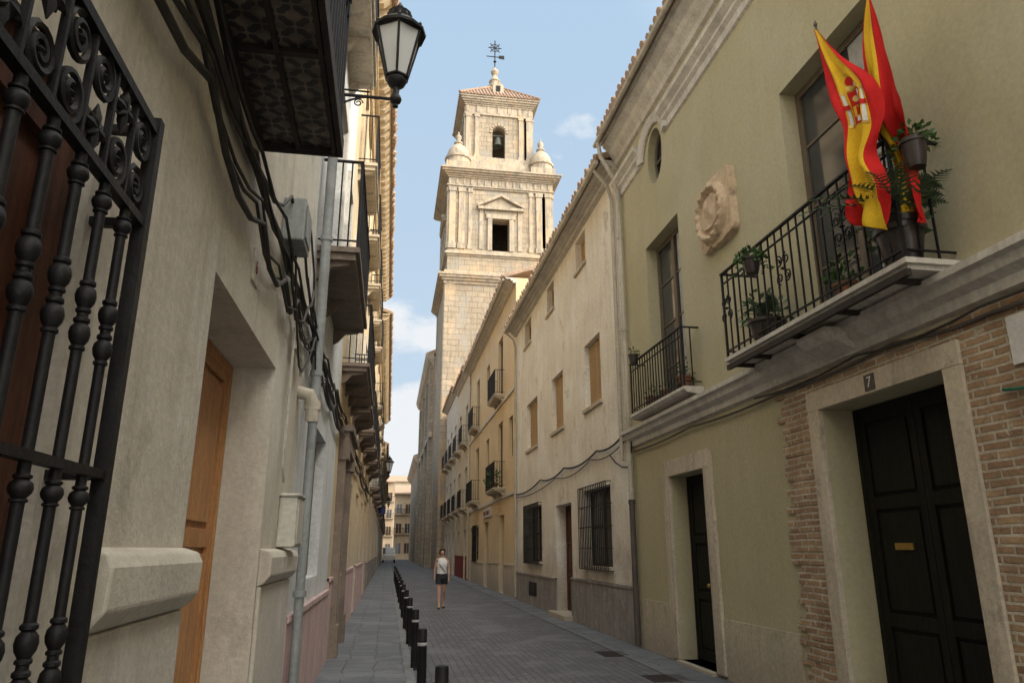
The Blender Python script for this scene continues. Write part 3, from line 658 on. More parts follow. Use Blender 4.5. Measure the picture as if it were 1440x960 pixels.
m=MB();m.prismY([(3.7,19),(3.5,19.3),(3.2,19.5),(3.0,19.9),(2.9,20.3),(3.7,20.3)],69.7,96);m.build('cornice',M['towertrim'],ch)
m=MB();m.box(3.4,3.7,69.8,96,12.0,12.5);m.build('string_course',M['towertrim'],ch)
for y in (70.2,78,86,94): m=MB();m.box(3.35,3.71,y,y+1.4,0,18.99);m.build('buttress',M['church'],ch)
m=MB();m.prismY([(2.9,20.3),(10,23.5),(17,20.3)],69.75,96);m.build('roof',M['roof'],ch)
c2=thing('chapel','lower stone chapel at the far end of the church wall','chapel',(8,110,0))
m=MB();facade(m,3.5,-1,96.05,128,-.02,13.2,[(101,102.4,6,9,.4),(110,111.4,6,9,.4),(119,120.4,6,9,.4)],12);m.build('wall',M['church'],c2)
m=MB();m.prismY([(3.5,12.4),(3.1,12.8),(2.8,13.2),(2.8,13.45),(3.5,13.45)],96.06,128);m.build('cornice',M['towertrim'],c2)
m=MB();m.prismY([(2.8,13.45),(9,16),(15,13.45)],96.06,128);m.build('roof',M['roof'],c2)
def endhouse(label,x0,x1,y,zt,mat,nb,nf,z0=1.):
    r=thing('house',label,'house',((x0+x1)/2,y,0));m=MB();m.box(x0,x1,y,y+8,-.02,zt);m.build('wall',mat,r)
    m=MB();m.prismX([(y-.7,zt),(y+4,zt+1.6),(y+8.4,zt),(y+8.4,zt+.12),(y+4,zt+1.75),(y-.7,zt+.22)],x0-.1,x1+.1);m.build('roof',M['roof'],r)
    for i in range(nb):
        for k in range(nf):
            xc=x0+(x1-x0)*(i+.5)/nb;z=z0+k*3.3
            m=MB();m.box(xc-.55,xc-.47,y-.05,y,z,z+1.7);m.box(xc+.47,xc+.55,y-.05,y,z,z+1.7);m.box(xc-.55,xc+.55,y-.06,y,z+1.7,z+1.78);m.box(xc-.03,xc+.03,y-.04,y,z,z+1.7)
            if k: m.box(xc-.9,xc+.9,y-.5,y,z-.14,z-.001)
            w=m.build('window',mat,r);m=MB();m.box(xc-.469,xc+.469,y-.02,y-.002,z,z+1.7);m.build('pane',M['dkwood'] if (i+k)%2 else M['glass'],w)
            if k:
                m=MB();m.box(xc-.9,xc+.9,y-.5,y-.46,z+.85,z+.92)
                for q in range(10): m.box(xc-.9+q*.19,xc-.87+q*.19,y-.49,y-.46,z,z+.85)
                m.build('railing',M['iron'],w)
endhouse('brown old house closing the far end of the street at left',-4.5,.9,150,14.6,M['tan'],3,4)
endhouse('lower tan old house at the far end of the street beside the chapel',.95,5.6,132,11.0,M['tan'],3,3)
endhouse('taller pale house rising behind the tan houses at the street end',1.0,10,165,16.0,M['cream'],4,4,2.)
# ------------------------------------------------------------ LEFT: near beige house
ah=thing('house','near beige roughcast house with forged window grille and honey wood door','house',(XL,2,0))
hw_=(.35,1.97,.6,2.75,.18);hd=(3.35,5.28,.04,2.85,.42)
m=MB();facade(m,XL,1,-9,6.8,-.02,12.4,[hw_,hd,(1.4,2.7,3.95,6.6,.25)]);m.build('wall',M['leftA'],ah)
window(ah,XL,1,hw_,.035,M['redwood'],2,2,.16,pane=M['redwood'])
window(ah,XL,1,(1.4,2.7,3.95,6.6),.12,M['dkwood'],2,3,.08)
door(ah,XL,1,hd,.3,M['orwood'],2,True,((.05,.22),(.26,.56),(.6,.95)))
for a,b in ((2.3,3.348),(5.282,6.79),(-9,.2)):
    m=MB();m.prismY([(XL,1.36),(XL+.045,1.38),(XL+.085,1.43),(XL+.09,1.55),(XL+.07,1.59),(XL,1.61)],a,b);m.box(XL,XL+.03,a+.01,b-.005,-.02,1.365);m.build('plinth',M['leftA'],ah,bevel=.01)
m=MB();m.box(XL,XL+.012,4.12,4.28,3.1,3.3);pl=m.build('number_tile',M['ledge'],ah,bevel=.004);textmesh('number_text','6',.12,M['maroon'],pl,(XL+.013,4.2,3.2),1)
m=MB();m.box(XL,-.4,.4,3.98,3.9,3.95);b=m.build('balcony',M['tile'],ah)
m=MB()
for y in [.4+.895*i for i in range(5)]: m.box(XL,-.4,y-.018,y+.018,3.872,3.899)
for x in (-.83,-.625,-.42): m.box(x-.012,x+.012,.4,3.98,3.868,3.8985)
m.box(-.4,-.37,.38,4.0,3.86,3.97);m.box(XL,-.4,3.981,4.0,3.86,3.97)
m.build('iron_frame',M['rustiron'],b)
m=MB();railing(m,XL,-.4,.42,3.96,3.97,4.95,.12,.008);m.build('railing',M['iron'],b)
m=MB();GX=-.72;zt=2.76;zm=2.47;ya=.25;yb=2.0
for z,hh in ((zt,.014),(zm,.012),(1.78,.011),(.6,.011)): m.box(GX-.014,GX+.014,ya,yb,z-hh,z+hh)
m.box(GX-.018,GX+.018,yb-.018,yb+.018,.5,2.8)
for z in (zt,zm,1.78,.6): m.box(XL,GX,yb-.012,yb+.012,z-.012,z+.012)
RB=.0125
def knob(z,k=1.): return [(RB,z-.045*k),(.017,z-.042*k),(.017,z-.036*k),(.013,z-.032*k),(.021,z-.018*k),(.0235,z-.004),(.021,z+.01*k),(.013,z+.02*k),(.018,z+.024*k),(.018,z+.031*k),(RB,z+.036*k)]
for i in range(12):
    y=yb-.142*(i+1)+.02
    p=[(RB,.5)]
    for z,k in ((.95,1),(1.33,1),(1.42,1),(1.72,.7),(2.08,1),(2.17,1),(2.41,.7)): p+=knob(z,k)
    p+=[(RB,zm)]
    m.lathe(p,(GX,y,0),10)
y=yb-.02;i=0
cell=.14
while y-cell>ya:
    ym=y-cell/2
    for zc,k in ((zm+.074,0),(zm+.214,1)):
        if (i+k)%3!=2:
            scroll(m,GX,ym,zc,.062,2.1,1 if i%2 else -1,PI/2 if k else -PI/2,.009,30)
            m.lathe([(.0,-.014),(.014,0),(.0,.014)],(GX,ym,zc),8)
        else:
            for a in range(8):
                r_=.066 if a%2==0 else .04;t=PI*a/4
                m.tube([(GX,ym,zc),(GX,ym+math.cos(t)*r_*.5,zc+math.sin(t)*r_*.5),(GX,ym+math.cos(t)*r_,zc+math.sin(t)*r_)],[.012,.014,.002],6)
    m.box(GX-.008,GX+.008,y-cell-.006,y-cell+.006,zm,zt)
    y-=cell;i+=1
m.build('window_grille',M['iron'],ah,smooth=True)
# ------------------------------------------------------------ LEFT row
def lrow(label,y0,y1,zt,mat,hol,bals,plinth,X=XL,over=.5,modil=.4,corn=None,dmat=None,frames=True):
    r=thing('house',label,'house',(X,(y0+y1)/2,0));m=MB();facade(m,X,1,y0,y1,-.02,zt,hol);m.build('wall',mat,r)
    for h in hol:
        if h[2]<.5: door(r,X,1,h,.22,dmat or M['dkwood'],2,False)
        else: window(r,X,1,h,.12,M['frame'],2,3,.07)
        if frames and h[2]>3.5: surround(r,X,1,(h[0],h[1],h[2],h[3]),.14,.05,M['leftC'] if h[2]>7 else M['ledge'],'window_surround')
    for (a,b,z,p) in bals: balcony(r,X,1,a,b,z,p,slab=M['brownstone'] if z<5 else M['stone'],th=.13,bd_=.2)
    if plinth:
        pm,pz=plinth;prev=y0+.01
        for h in sorted([h for h in hol if h[2]<.5])+[(y1-.01,)]:
            plinths(r,X,1,[(prev,h[0]-.002,pz)],pm)
            if len(h)>1: prev=h[1]+.002
    roof(r,X,1,y0,y1,zt,over,modil,corn or M['leftC'])
    return r
bh=lrow('bluish white house with pink base and downpipe left of the pavement',6.8,11.4,11.9,M['leftB'],[(8.3,9.7,1.3,2.93,.25),(7.8,9.2,4.62,7.2,.22),(7.8,9.2,8.4,10.6,.22),(10.3,11.0,5.4,7.0,.2)],[(7.1,9.85,4.6,.43),(7.3,9.6,8.3,.38)],(M['pink'],1.05))
m=MB();m.tube([(XL+.1,7.0,9.5),(XL+.1,7.0,2.75)],.05,10);m.tube([(XL+.1,7.0,2.75),(XL+.1,7.0,.04)],.042,10)
for z in (8,6.2,4.6,3.2,1.2): m.tube([(XL+.1,7.0,z),(XL+.1,7.0,z+.05)],.06,10)
m.build('downpipe',M['greybox'],bh,smooth=True)
lc=lrow('cream corner house with long modillion eave and stone doorway columns',11.4,30,12.,M['leftC'],
 [(12.4,13.9,.04,3.1,.35),(16,17.2,1.0,3.0,.3),(19.3,20.7,.04,3.0,.3),(23,24.2,1.0,3.0,.3),(26.6,28,.04,3.0,.3)]+[(y,y+1.2,4.55,6.95,.22) for y in (12.6,15.8,19,22.2,25.4,28.2)]+[(y,y+1.2,8.5,10.6,.22) for y in (12.6,15.8,19,22.2,25.4,28.2)],
 [(11.6,14.9,4.5,.43)]+[(y-.5,y+1.7,4.5,.4) for y in (15.8,19,22.2,25.4)]+[(28.0,29.9,4.5,.4)]+[(y-.4,y+1.6,8.45,.35) for y in (12.6,15.8,19,22.2,25.4)],(M['pink'],1.2))
m=MB()
for y in (12.2,14.1):
    m.box(XL,XL+.16,y-.17,y+.17,0,.5);m.box(XL,XL+.12,y-.13,y+.13,.5,3.0);m.box(XL,XL+.17,y-.17,y+.17,3.0,3.2)
m.box(XL,XL+.16,12.03,14.27,3.2,3.45);m.box(XL,XL+.22,11.98,14.32,3.45,3.55);m.build('door_surround',M['brownstone'],lc)
lrow('long sand coloured terrace with iron balconies beyond the modillion house',30.3,58,11.4,M['cream'],
 [(y,y+1.2,.04,2.9,.3) for y in (32,38,44,50)]+[(y,y+1.2,z,z+2.3,.22) for y in (32,36.5,41,45.5,50,54.5) for z in (4.2,7.7)],
 [(y-.4,y+1.6,z-.05,.4) for y in (32,36.5,41,45.5,50,54.5) for z in (4.2,)]+[(y-.3,y+1.5,7.65,.35) for y in (32,36.5,41,50)],(M['plinth'],1.1),over=.55)
lrow('greyish far house on the left past the sand coloured terrace',58.3,88,9.6,M['pale'],[(y,y+1.2,z,z+2.2,.2) for y in (60,65,70,75,80,85) for z in (1,4.1)],[(y-.3,y+1.5,4.05,.4) for y in (60,65,70,75,80,85)],None,over=.5,frames=False)
lrow('farthest beige house of the left row near the street end',88.3,125,9.2,M['cream'],[(y,y+1.2,z,z+2.2,.2) for y in (92,99,106,113,120) for z in (1,4.1)],[(y-.3,y+1.5,4.05,.4) for y in (92,99,106,113,120)],None,over=.5,frames=False)
# ------------------------------------------------------------ boxes, pipes, cables on left
u=thing('meter_box','beige metal meter box on the near beige wall above the plinth','meter box',(XL,6.3,1.55))
m=MB();m.box(XL+.001,XL+.14,6.0,6.42,1.62,2.0);m.box(XL+.001,XL+.16,5.98,6.44,2.0,2.025);m.build('case',M['box'],u,bevel=.01)
m=MB();m.box(XL+.14,XL+.15,6.03,6.39,1.64,1.98);m.build('lid',M['box'],u,bevel=.006)
u=thing('junction_box','grey electrical junction box among cables on the near beige wall','junction box',(XL,5.1,3.7))
m=MB();m.box(XL+.001,XL+.16,4.95,5.3,3.72,4.05);m.build('case',M['greybox'],u,bevel=.012)
m=MB();m.box(XL+.161,XL+.17,4.99,5.26,3.76,4.01);m.build('lid',M['greybox'],u,bevel=.008)
u=thing('drain_elbow','cream plastic pipe elbow leaving the wall beside the grey downpipe','pipe',(XL,6.7,2.5))
m=MB();m.tube([(XL-.02,6.55,2.95),(XL+.1,6.57,2.93),(XL+.13,6.6,2.85),(XL+.13,6.62,2.7)],.06,12);m.tube([(XL+.13,6.62,2.88),(XL+.13,6.62,2.8)],.075,12);m.build('elbow',M['pvc'],u,smooth=True)
for k,(y,z) in enumerate(((5.9,3.35),(5.97,3.25),(6.04,3.15))):
    m=MB();m.tube([(XL+.05,5.75,z),(XL+.05,y+.2,z),(XL+.05,y+.25,z-.05),(XL+.05,y+.25,z-.12)],.018,8);tag(m.build('conduit',M['box'],smooth=True),('topmost','middle','lowest')[k]+' of three short beige conduits beside the meter wall pipe','conduit')
wire('wall_cable',[(XL+.04,5.75,3.3),(XL+.04,5.75,2.2),(XL+.04,5.85,2.1)],.012,'pale vertical conduit running down the beige wall past the door',M['box'])
random.seed(11)
lab=['thickest black cable of the bundle running along the near left wall','upper thin cable of the bundle on the left wall','middle thin cable sagging along the left wall','lower loose cable drooping along the left wall','topmost cable looping past the grey junction box','thin brown cable wandering below the left wall bundle','most slack of the cables in the left wall bundle','second thickest cable, just under the thickest, on the left wall']
for k in range(8):
    z=(3.62,3.665,3.71,3.695,3.8,3.51,3.6,3.58)[k];pts=[(XL+.03+.01*k,-2,z+.05)]
    for y in (1.2,2.6,3.8,4.8,5.6,6.7,8.2,10,12,15,19,24,29): pts.append((XL+.03+.015*(k%3)+random.uniform(0,.03),y+random.uniform(-.2,.2),z-.02*k+random.uniform(-.07,.07)+(.25 if 4.6<y<6 and k==4 else 0)))
    wire('cable',pts,(.022,.01,.012,.01,.013,.009,.01,.017)[k],lab[k],sag=.03+.02*k)
wire('cable',[(XL+.06,5.1,3.72),(XL+.08,5.3,3.4),(XL+.07,5.7,3.35),(XL+.09,6.1,3.6),(XL+.08,6.5,3.9)],.012,'black cable looping below the grey junction box',sag=.08)
wire('cable',[(XL+.06,5.3,4.0),(XL+.05,5.8,4.4),(XL+.08,6.4,4.0),(XL+.06,6.9,3.3)],.01,'thin black cable arching above the grey junction box',sag=-.05)
wire('cable',[(XL+.07,5.25,3.75),(XL+.09,5.6,3.15),(XL+.06,6.2,3.05),(XL+.1,6.7,3.5),(XL+.09,7.1,3.2)],.009,'thin tangled cable hanging lowest beside the three conduits',sag=.07)
wire('cable',[(XL+.05,6.2,3.9),(XL+.1,6.9,3.55),(XL+.06,7.6,3.75),(XL+.1,8.6,3.45),(XL+.06,9.6,3.7),(XL+.1,11,3.5)],.012,'black cable swagging below the stone balcony of the bluish white house',sag=.12)
wire('cable',[(XR-.04,12.6,3.66),(XR-.05,12.9,3.75),(XR-.05,15,3.62),(XR-.05,18,3.58),(XR-.05,21,3.55),(XR-.05,25.4,3.45)],.022,'black cable running across the weathered cream house',sag=.12)
wire('cable',[(XR-.05,12.9,3.6),(XR-.05,15.5,3.5),(XR-.05,19,3.42),(XR-.05,25.4,3.35)],.012,'thin lower cable across the weathered cream house',sag=.14)
wire('cable',[(XR-.06,12.6,3.6),(XR-.06,12.75,3.2),(XR-.06,12.9,3.05),(XR-.06,14,3.4)],.015,'cable loop hanging at the corner of the olive house',sag=.08)
wire('cable',[(XR-.05,-3,3.33),(XR-.05,2.5,3.30),(XR-.05,4.4,3.27),(XR-.05,5.5,3.34),(XR-.05,7.5,3.3),(XR-.05,10,3.33),(XR-.05,12.6,3.3)],.016,'brown cable under the long cornice of the olive house',M['dkpipe'],sag=.03)
wire('cable',[(XR-.07,-3,3.4),(XR-.07,4.5,3.34),(XR-.07,6,3.36),(XR-.07,8.0,3.35)],.011,'thin second cable under the cornice above the brick doorway',M['cable'],sag=.05)
M['grcable']=surf('green_hose',(.03,.16,.09),(.02,.12,.07),5,bump=0)
wire('hose',[(XR-.05,3.3,2.75),(XR-.05,4.0,2.72),(XR-.05,4.45,2.7)],.012,'green hose pinned across the brick wall at right',M['grcable'],sag=.04)
yz=onX(1432,475,XR-.03);m=MB();m.box(XR-.04,XR-.023,yz[0]-.15,yz[0]+.07,yz[1]-.18,yz[1]+.17);tag(m.build('notice',M['whitep']),'small white notice plate on brick at the right edge','notice')
# ------------------------------------------------------------ lamps
def make_lamp(label,loc,grp='lanterns on wall brackets'):
    r=thing('street_lamp',label,'street lamp',loc,grp)
    m=MB();L_=.76;m.tube([(-L_,0,0),(-.05,0,0)],.016,8);m.tube([(-L_,0,.06),(-.25,0,.055)],.01,6);m.box(-L_-.01,-L_+.012,-.05,.05,-.25,.2)
    k=24
    m.tube([(-L_+.02,0,-.24)]+[(-L_+.05+.5*i/k,0,-.24+.24*math.sin(PI/2*i/k)) for i in range(1,k)]+[(-.2,0,-.01)],.011,6)
    for cx_,rr in ((-.55,.07),(-.35,.045)):
        m.tube([(cx_+math.cos(2*PI*1.5*i/20)*rr*(1-.7*i/20),0,-.075+math.sin(2*PI*1.5*i/20)*rr*(1-.7*i/20)) for i in range(21)],.007,5)
    m.lathe([(.0,-.1),(.03,-.08),(.02,-.05),(.05,-.03),(.06,0),(.05,.03),(.03,.06),(.035,.12),(.08,.16),(.1,.2),(.1,.22),(.06,.23)],(0,0,0),12)
    m.build('bracket',M['iron'],r,smooth=True,local=True)
    n=6;z0,z1=.24,.74;r0,r1=.11,.235;m=MB()
    rim=lambda rr,z:[(rr*math.cos(2*PI*(i+.5)/n),rr*math.sin(2*PI*(i+.5)/n),z) for i in range(n+1)]
    a=rim(r0,z0);b=rim(r1,z1)
    for i in range(n): m.tube([a[i],b[i]],.013,6);m.tube([a[i],a[i+1]],.014,6);m.tube([b[i],b[i+1]],.018,6)
    m.lathe([(r1+.03,.735),(r1+.035,.76),(r1-.01,.80),(.15,.88),(.10,.92),(.11,.95),(.12,.98),(.07,1.01),(.03,1.03),(.04,1.06),(.02,1.1),(.0,1.13)],(0,0,0),12)
    for i in range(n): m.lathe([(.0,0),(.018,.01),(.01,.03),(.02,.05),(.0,.08)],(b[i][0],b[i][1],.75),6)
    for i in range(12): m.lathe([(.012,0),(.014,.02),(.0,.05)],(.13*math.cos(2*PI*i/12),.13*math.sin(2*PI*i/12),.90),5)
    fr=m.build('lantern_frame',M['iron'],r,smooth=True,local=True)
    for i in range(n):
        p=MB();f=.97;p.add([(a[i][0]*f,a[i][1]*f,z0),(a[i+1][0]*f,a[i+1][1]*f,z0),(b[i+1][0]*f,b[i+1][1]*f,z1),(b[i][0]*f,b[i][1]*f,z1)],[(0,1,2,3)])
        p.build('pane',M['lampglass'],fr,local=True)
    return r
lp=make_lamp('large black six-sided lantern on a scrolled bracket, nearest the camera',(-.118,6.2,5.78))
for y,z,lb in ((41.,5.5,'small black wall lantern far down the left row, nearer of the two distant ones'),(75.,5.6,'tiniest black wall lantern at the end of the left row')):
    c=copy_tree(lp);c.location=(-.108,y,z);c['label']=lb
sgn=thing('street_sign','small dark blue sign sticking out from the far left row','sign',(XL,46,3))
m=MB();m.box(XL,-.2,45.98,46.02,4.12,4.17);m.build('bracket',M['iron'],sgn);m=MB();m.box(-.65,-.22,45.96,46.04,3.7,4.11);m.build('board',M['blue'],sgn)
# ------------------------------------------------------------ bollards
r=thing('bollard','x','bollard',(0,0,0),'bollards along the pavement kerb')
m=MB();m.lathe([(.062,0),(.062,.02),(.05,.03),(.05,.66),(.053,.665),(.053,.675),(.05,.68),(.05,.77),(.046,.785),(.03,.79),(.0,.792)],(0,0,0),20);m.build('post',M['iron'],r,smooth=True,local=True)
m=MB();m.lathe([(.0505,.62),(.052,.622),(.052,.65),(.0505,.652)],(0,0,0),20);m.build('reflective_band',M['greywhite'],r,smooth=True,local=True)
ords=['nearest','second','third','fourth','fifth','sixth','seventh','eighth','ninth','tenth','eleventh','twelfth','thirteenth','fourteenth']
for i,nm in enumerate(ords):
    o=r if i==0 else copy_tree(r);o.location=(.43+random.uniform(-.012,.012),5.75+2.63*i,.0);o.rotation_euler=(R(random.uniform(-.8,.8)),R(random.uniform(-.8,.8)),0)
    o['label']=('nearest black bollard, cut by the bottom of the photo' if i==0 else nm+' black bollard from the camera, with pale band near its top')
# ------------------------------------------------------------ flags
def lerp_curve(c,t):
    k=len(c)-1;x=min(t*k,k-1e-6);i=int(x);f=x-i
    P=[c[max(0,i-1)],c[i],c[i+1],c[min(k,i+2)]]
    return tuple(.5*((2*P[1][q])+(-P[0][q]+P[2][q])*f+(2*P[0][q]-5*P[1][q]+4*P[2][q]-P[3][q])*f*f+(-P[0][q]+3*P[1][q]-3*P[2][q]+P[3][q])*f**3) for q in (0,1))
def flag(label,Lc,Rc,X,bands,pole,crest,seed,amp=1.,tuck=0.):
    random.seed(seed);fx=random.uniform(0,6)
    r=thing('flag',label,'flag',pole[0]);nu,nv=56,110
    Lp=[onX(*p,X) for p in Lc];Rp=[onX(*p,X) for p in Rc]
    def pt(u,v):
        a=lerp_curve(Lp,v);b=lerp_curve(Rp,v)
        y=a[0]*(1-u)+b[0]*u;z=a[1]*(1-u)+b[1]*u
        w=min(1,v*2.2)*amp*(.45+.7*v)
        fold=math.sin(u*10+v*5+fx+1.1*math.sin(v*6))
        x=X+w*(.055*(abs(fold)**.6)*(1 if fold>0 else -1)+.024*math.sin(u*22-v*10+fx)+.014*math.sin(v*24+u*9+fx))-.01
        t=max(0,min(1,(v-.55)/.25));t=t*t*(3-2*t)
        x+=tuck*t
        return (x,y+.03*w*math.sin(u*13+v*8),z+.02*w*math.sin(u*12+2))
    m=MB();vs=[pt(i/nu,j/nv) for j in range(nv+1) for i in range(nu+1)];m.v+=vs
    for j in range(nv):
        for i in range(nu):
            u=(i+.5)/nu;mi=0 if (u<bands[0] or u>bands[1]) else 1
            m.f.append((j*(nu+1)+i,j*(nu+1)+i+1,(j+1)*(nu+1)+i+1,(j+1)*(nu+1)+i));m.mi.append(mi)
    cl=m.build('cloth',[M['red'],M['yel']],r,smooth=True)
    m=MB();m.tube([pole[0],pole[1]],.011,8);m.lathe([(.0,0),(.016,.01),(.02,.03),(.01,.05),(.0,.08)],pole[1],8);m.build('flagpole',M['dkpipe'],r,smooth=True)
    if crest:
        (u0,v0,du,dv)=crest;m=MB()
        def patch(ua,ub,va,vb,mi,off=.008,shp=0):
            g=6;base=len(m.v)
            for j in range(g+1):
                for i in range(g+1):
                    uu=ua+(ub-ua)*i/g;vv=va+(vb-va)*j/g
                    if shp:
                        cu_,cv_=(ua+ub)/2,(va+vb)/2;ru,rv=(ub-ua)/2,(vb-va)/2;p,q=(uu-cu_)/ru,(vv-cv_)/rv
                        uu=cu_+ru*p*math.sqrt(1-q*q/2);vv=cv_+rv*q*math.sqrt(1-p*p/2)
                    p=pt(u0+du*uu,v0+dv*vv);m.v.append((p[0]-off,p[1],p[2]))
            for j in range(g):
                for i in range(g): m.f.append((base+j*(g+1)+i,base+j*(g+1)+i+1,base+(j+1)*(g+1)+i+1,base+(j+1)*(g+1)+i));m.mi.append(mi)
        patch(-.56,.56,-.36,.68,0,.006)
        patch(-.5,0,-.3,.1,0);patch(0,.5,-.3,.1,1);patch(-.5,0,.1,.45,2);patch(0,.5,.1,.45,0);patch(-.4,.4,.45,.62,1)
        patch(-.95,-.72,-.3,.6,1);patch(.72,.95,-.3,.6,1);patch(-1.08,-.62,0,.14,0,.012);patch(.62,1.08,0,.14,0,.012);patch(-1.03,-.64,.6,.68,3);patch(.64,1.03,.6,.68,3);patch(-1.03,-.64,-.4,-.3,3);patch(.64,1.03,-.4,-.3,3)
        patch(-.5,.5,-.55,-.4,3);patch(-.42,.42,-.8,-.5,0,.009,1);patch(-.12,.12,-.95,-.78,3,.01,1)
        patch(-.4,-.1,-.2,0,3,.013,1);patch(.1,.4,-.22,.04,4,.013,1);patch(-.36,-.28,.13,.42,0,.013);patch(-.2,-.12,.13,.42,0,.013);patch(.1,.4,.2,.25,3,.013);patch(.1,.4,.32,.37,3,.013);patch(-.13,.13,.0,.18,4,.016,1)
        m.build('coat_of_arms',[M['red'],M['whitep'],M['yel'],M['brass'],M['purple']],cl,smooth=True)
    return r
FX=3.76
ya_,za_=onX(1236,300,3.97)
y1_,z1_=onX(1147,38,FX);y2_,z2_=onX(1222,-8,FX+.07)
flag('left Spanish flag with coat of arms, tip leaning left over the balcony',
 [(1146,43),(1157,85),(1170,135),(1186,180),(1199,230),(1201,280),(1211,317)],[(1150,42),(1186,80),(1228,112),(1240,165),(1229,220),(1247,262),(1242,322)],FX,(.22,.82),((3.97,ya_,3.95),(FX,y1_,z1_)),(.53,.40,.28,.15),1,.9,.0)
flag('right Spanish flag, narrower and upright, with yellow centre band',
 [(1220,0),(1215,60),(1219,125),(1218,180),(1232,240),(1234,316)],[(1226,0),(1246,60),(1262,118),(1268,160),(1258,225),(1279,308)],FX+.07,(.06,.55),((3.99,ya_-.06,3.95),(FX+.07,y2_,z2_)),None,5,.7,.18)
# ------------------------------------------------------------ potted plants
def leaves(m,c,rx,rz,n,l,droop=0):
    for _ in range(n):
        a=random.uniform(0,2*PI);e=random.uniform(-.3,1.3);q=random.random()**.5
        d=Vector((math.cos(a)*math.cos(e),math.sin(a)*math.cos(e),math.sin(e)))
        p=Vector(c)+Vector((d.x*rx*q,d.y*rx*q,d.z*rz*q-droop*q*q))
        t=(d+Vector((random.uniform(-.6,.6),random.uniform(-.6,.6),random.uniform(-.6,.4)))).normalized();w=t.orthogonal().normalized();w.rotate(Matrix.Rotation(random.uniform(0,6),3,t))
        L_=l*random.uniform(.6,1.3)
        m.add([p-w*.01,p+t*L_*.5-w*L_*.28,p+t*L_,p+t*L_*.5+w*L_*.28],[(0,1,2,3)])
def potplant(label,c,r,h,n,rx,rz,l,mat='leaf',pm='terra',flowers=0,hang=False,fronds=0,droop=0,fr=None):
    t=thing('potted_plant',label,'potted plant',c)
    m=MB();m.lathe([(r*.65,0),(r*.8,h*.3),(r*.95,h*.85),(r*1.08,h*.86),(r*1.08,h),(r*.93,h),(r*.9,h*.85),(.0,h*.84)],(0,0,0),16)
    if hang: m.tube([(r,0,h*.8),(r+.04,0,h*1.2)],.006,5)
    m.build('pot',M[pm],t,smooth=True,local=True)
    m=MB()
    if n: leaves(m,(0,0,h),rx,rz,n,l,droop)
    fr=fr or rx
    for i in range(fronds):
        a=2*PI*i/fronds+random.uniform(-.2,.2);Lf=fr*random.uniform(.8,1.15)
        if math.cos(a)>0: Lf*=.45
        pts=[];lift=random.uniform(.6,1.3)
        for k in range(15):
            q=k/14;pts.append(Vector((math.cos(a)*Lf*q,math.sin(a)*Lf*q,h+rz*lift*(1.7*q-1.3*q*q))))
        m.tube(pts,.005,4)
        for k in range(1,15):
            for sd in (-1,1):
                d=(pts[k]-pts[k-1]).normalized();w=Vector((-math.sin(a),math.cos(a),-.25))*sd;ll=l*math.sin(PI*(k/15)**.7+.1)
                e=pts[k]+w*ll+d*ll*.6;m.add([pts[k]-d*.012,e,pts[k]+d*.018],[(0,1,2)])
    m.build('foliage',M[mat],t,local=True)
    if flowers:
        m=MB()
        leaves(m,(0,0,h*1.1),rx,rz,flowers,l*.6);tag(m.build('flowers',M['flower'],t,local=True),kind='stuff')
    return t
random.seed(3)
def at(px,py,X): y,z=onX(px,py,X);return (X,y,z)
potplant('large dark urn with leafy plant on the balcony floor',at(1272,372,4.04)[:2]+(3.79,),.19,.34,60,.22,.28,.1,'leaf2','dkpot')
potplant('palm with long arching fronds in a pot near the balcony rail end',(4.02,4.8,3.79),.11,.4,20,.14,.34,.13,'leaf2','dkpot',fronds=22,fr=.72)
potplant('hanging dark pot with green plant on the near balcony rail corner',at(1290,236,4.0),.1,.24,140,.16,.18,.06,'leaf','dkpot',hang=True,droop=.05)
potplant('pot with red flowers hooked behind the flags',at(1258,288,4.0),.09,.16,80,.14,.16,.06,'leaf','terra',flowers=45,hang=True)
potplant('pot of trailing green leaves hooked on the left part of the big railing',at(1058,385,3.8),.1,.18,170,.19,.22,.06,'leaf','dkpot',hang=True,droop=.12)
potplant('bushy blue-green plant in dark bowl on the left of the big balcony floor',(4.03,7.1,3.79),.2,.24,90,.26,.36,.09,'leaf2','dkpot',fronds=14,fr=.3)
potplant('leafy plant in terracotta pot on the big balcony beside the urn',(4.1,5.75,3.79),.12,.18,90,.16,.3,.07,'leaf','terra')
potplant('small dark pot hanging outside the left end of the small balcony',at(891,512,4.02),.085,.17,40,.1,.13,.05,'leaf','dkpot',hang=True)
potplant('terracotta trough plant at the right end of the small balcony',(4.19,9.85,3.845),.12,.2,50,.14,.22,.06,'leaf','terra')
potplant('terracotta pot with sparse green stems at the left of the small balcony',(4.19,11.2,3.845),.11,.17,40,.13,.22,.06,'leaf','terra')
potplant('low potted plant in the middle of the small balcony',(4.19,10.6,3.845),.1,.15,30,.12,.16,.05,'leaf','terra')
potplant('leafy plant crowding the lower balcony of the ochre house',(4.05,29.0,3.905),.16,.25,130,.35,.5,.12,'leaf','terra')
potplant('green plant spilling from an upper balcony of the bluish white house',(-.5,7.5,8.32),.1,.2,160,.26,.35,.08,'leaf','terra',droop=.2)
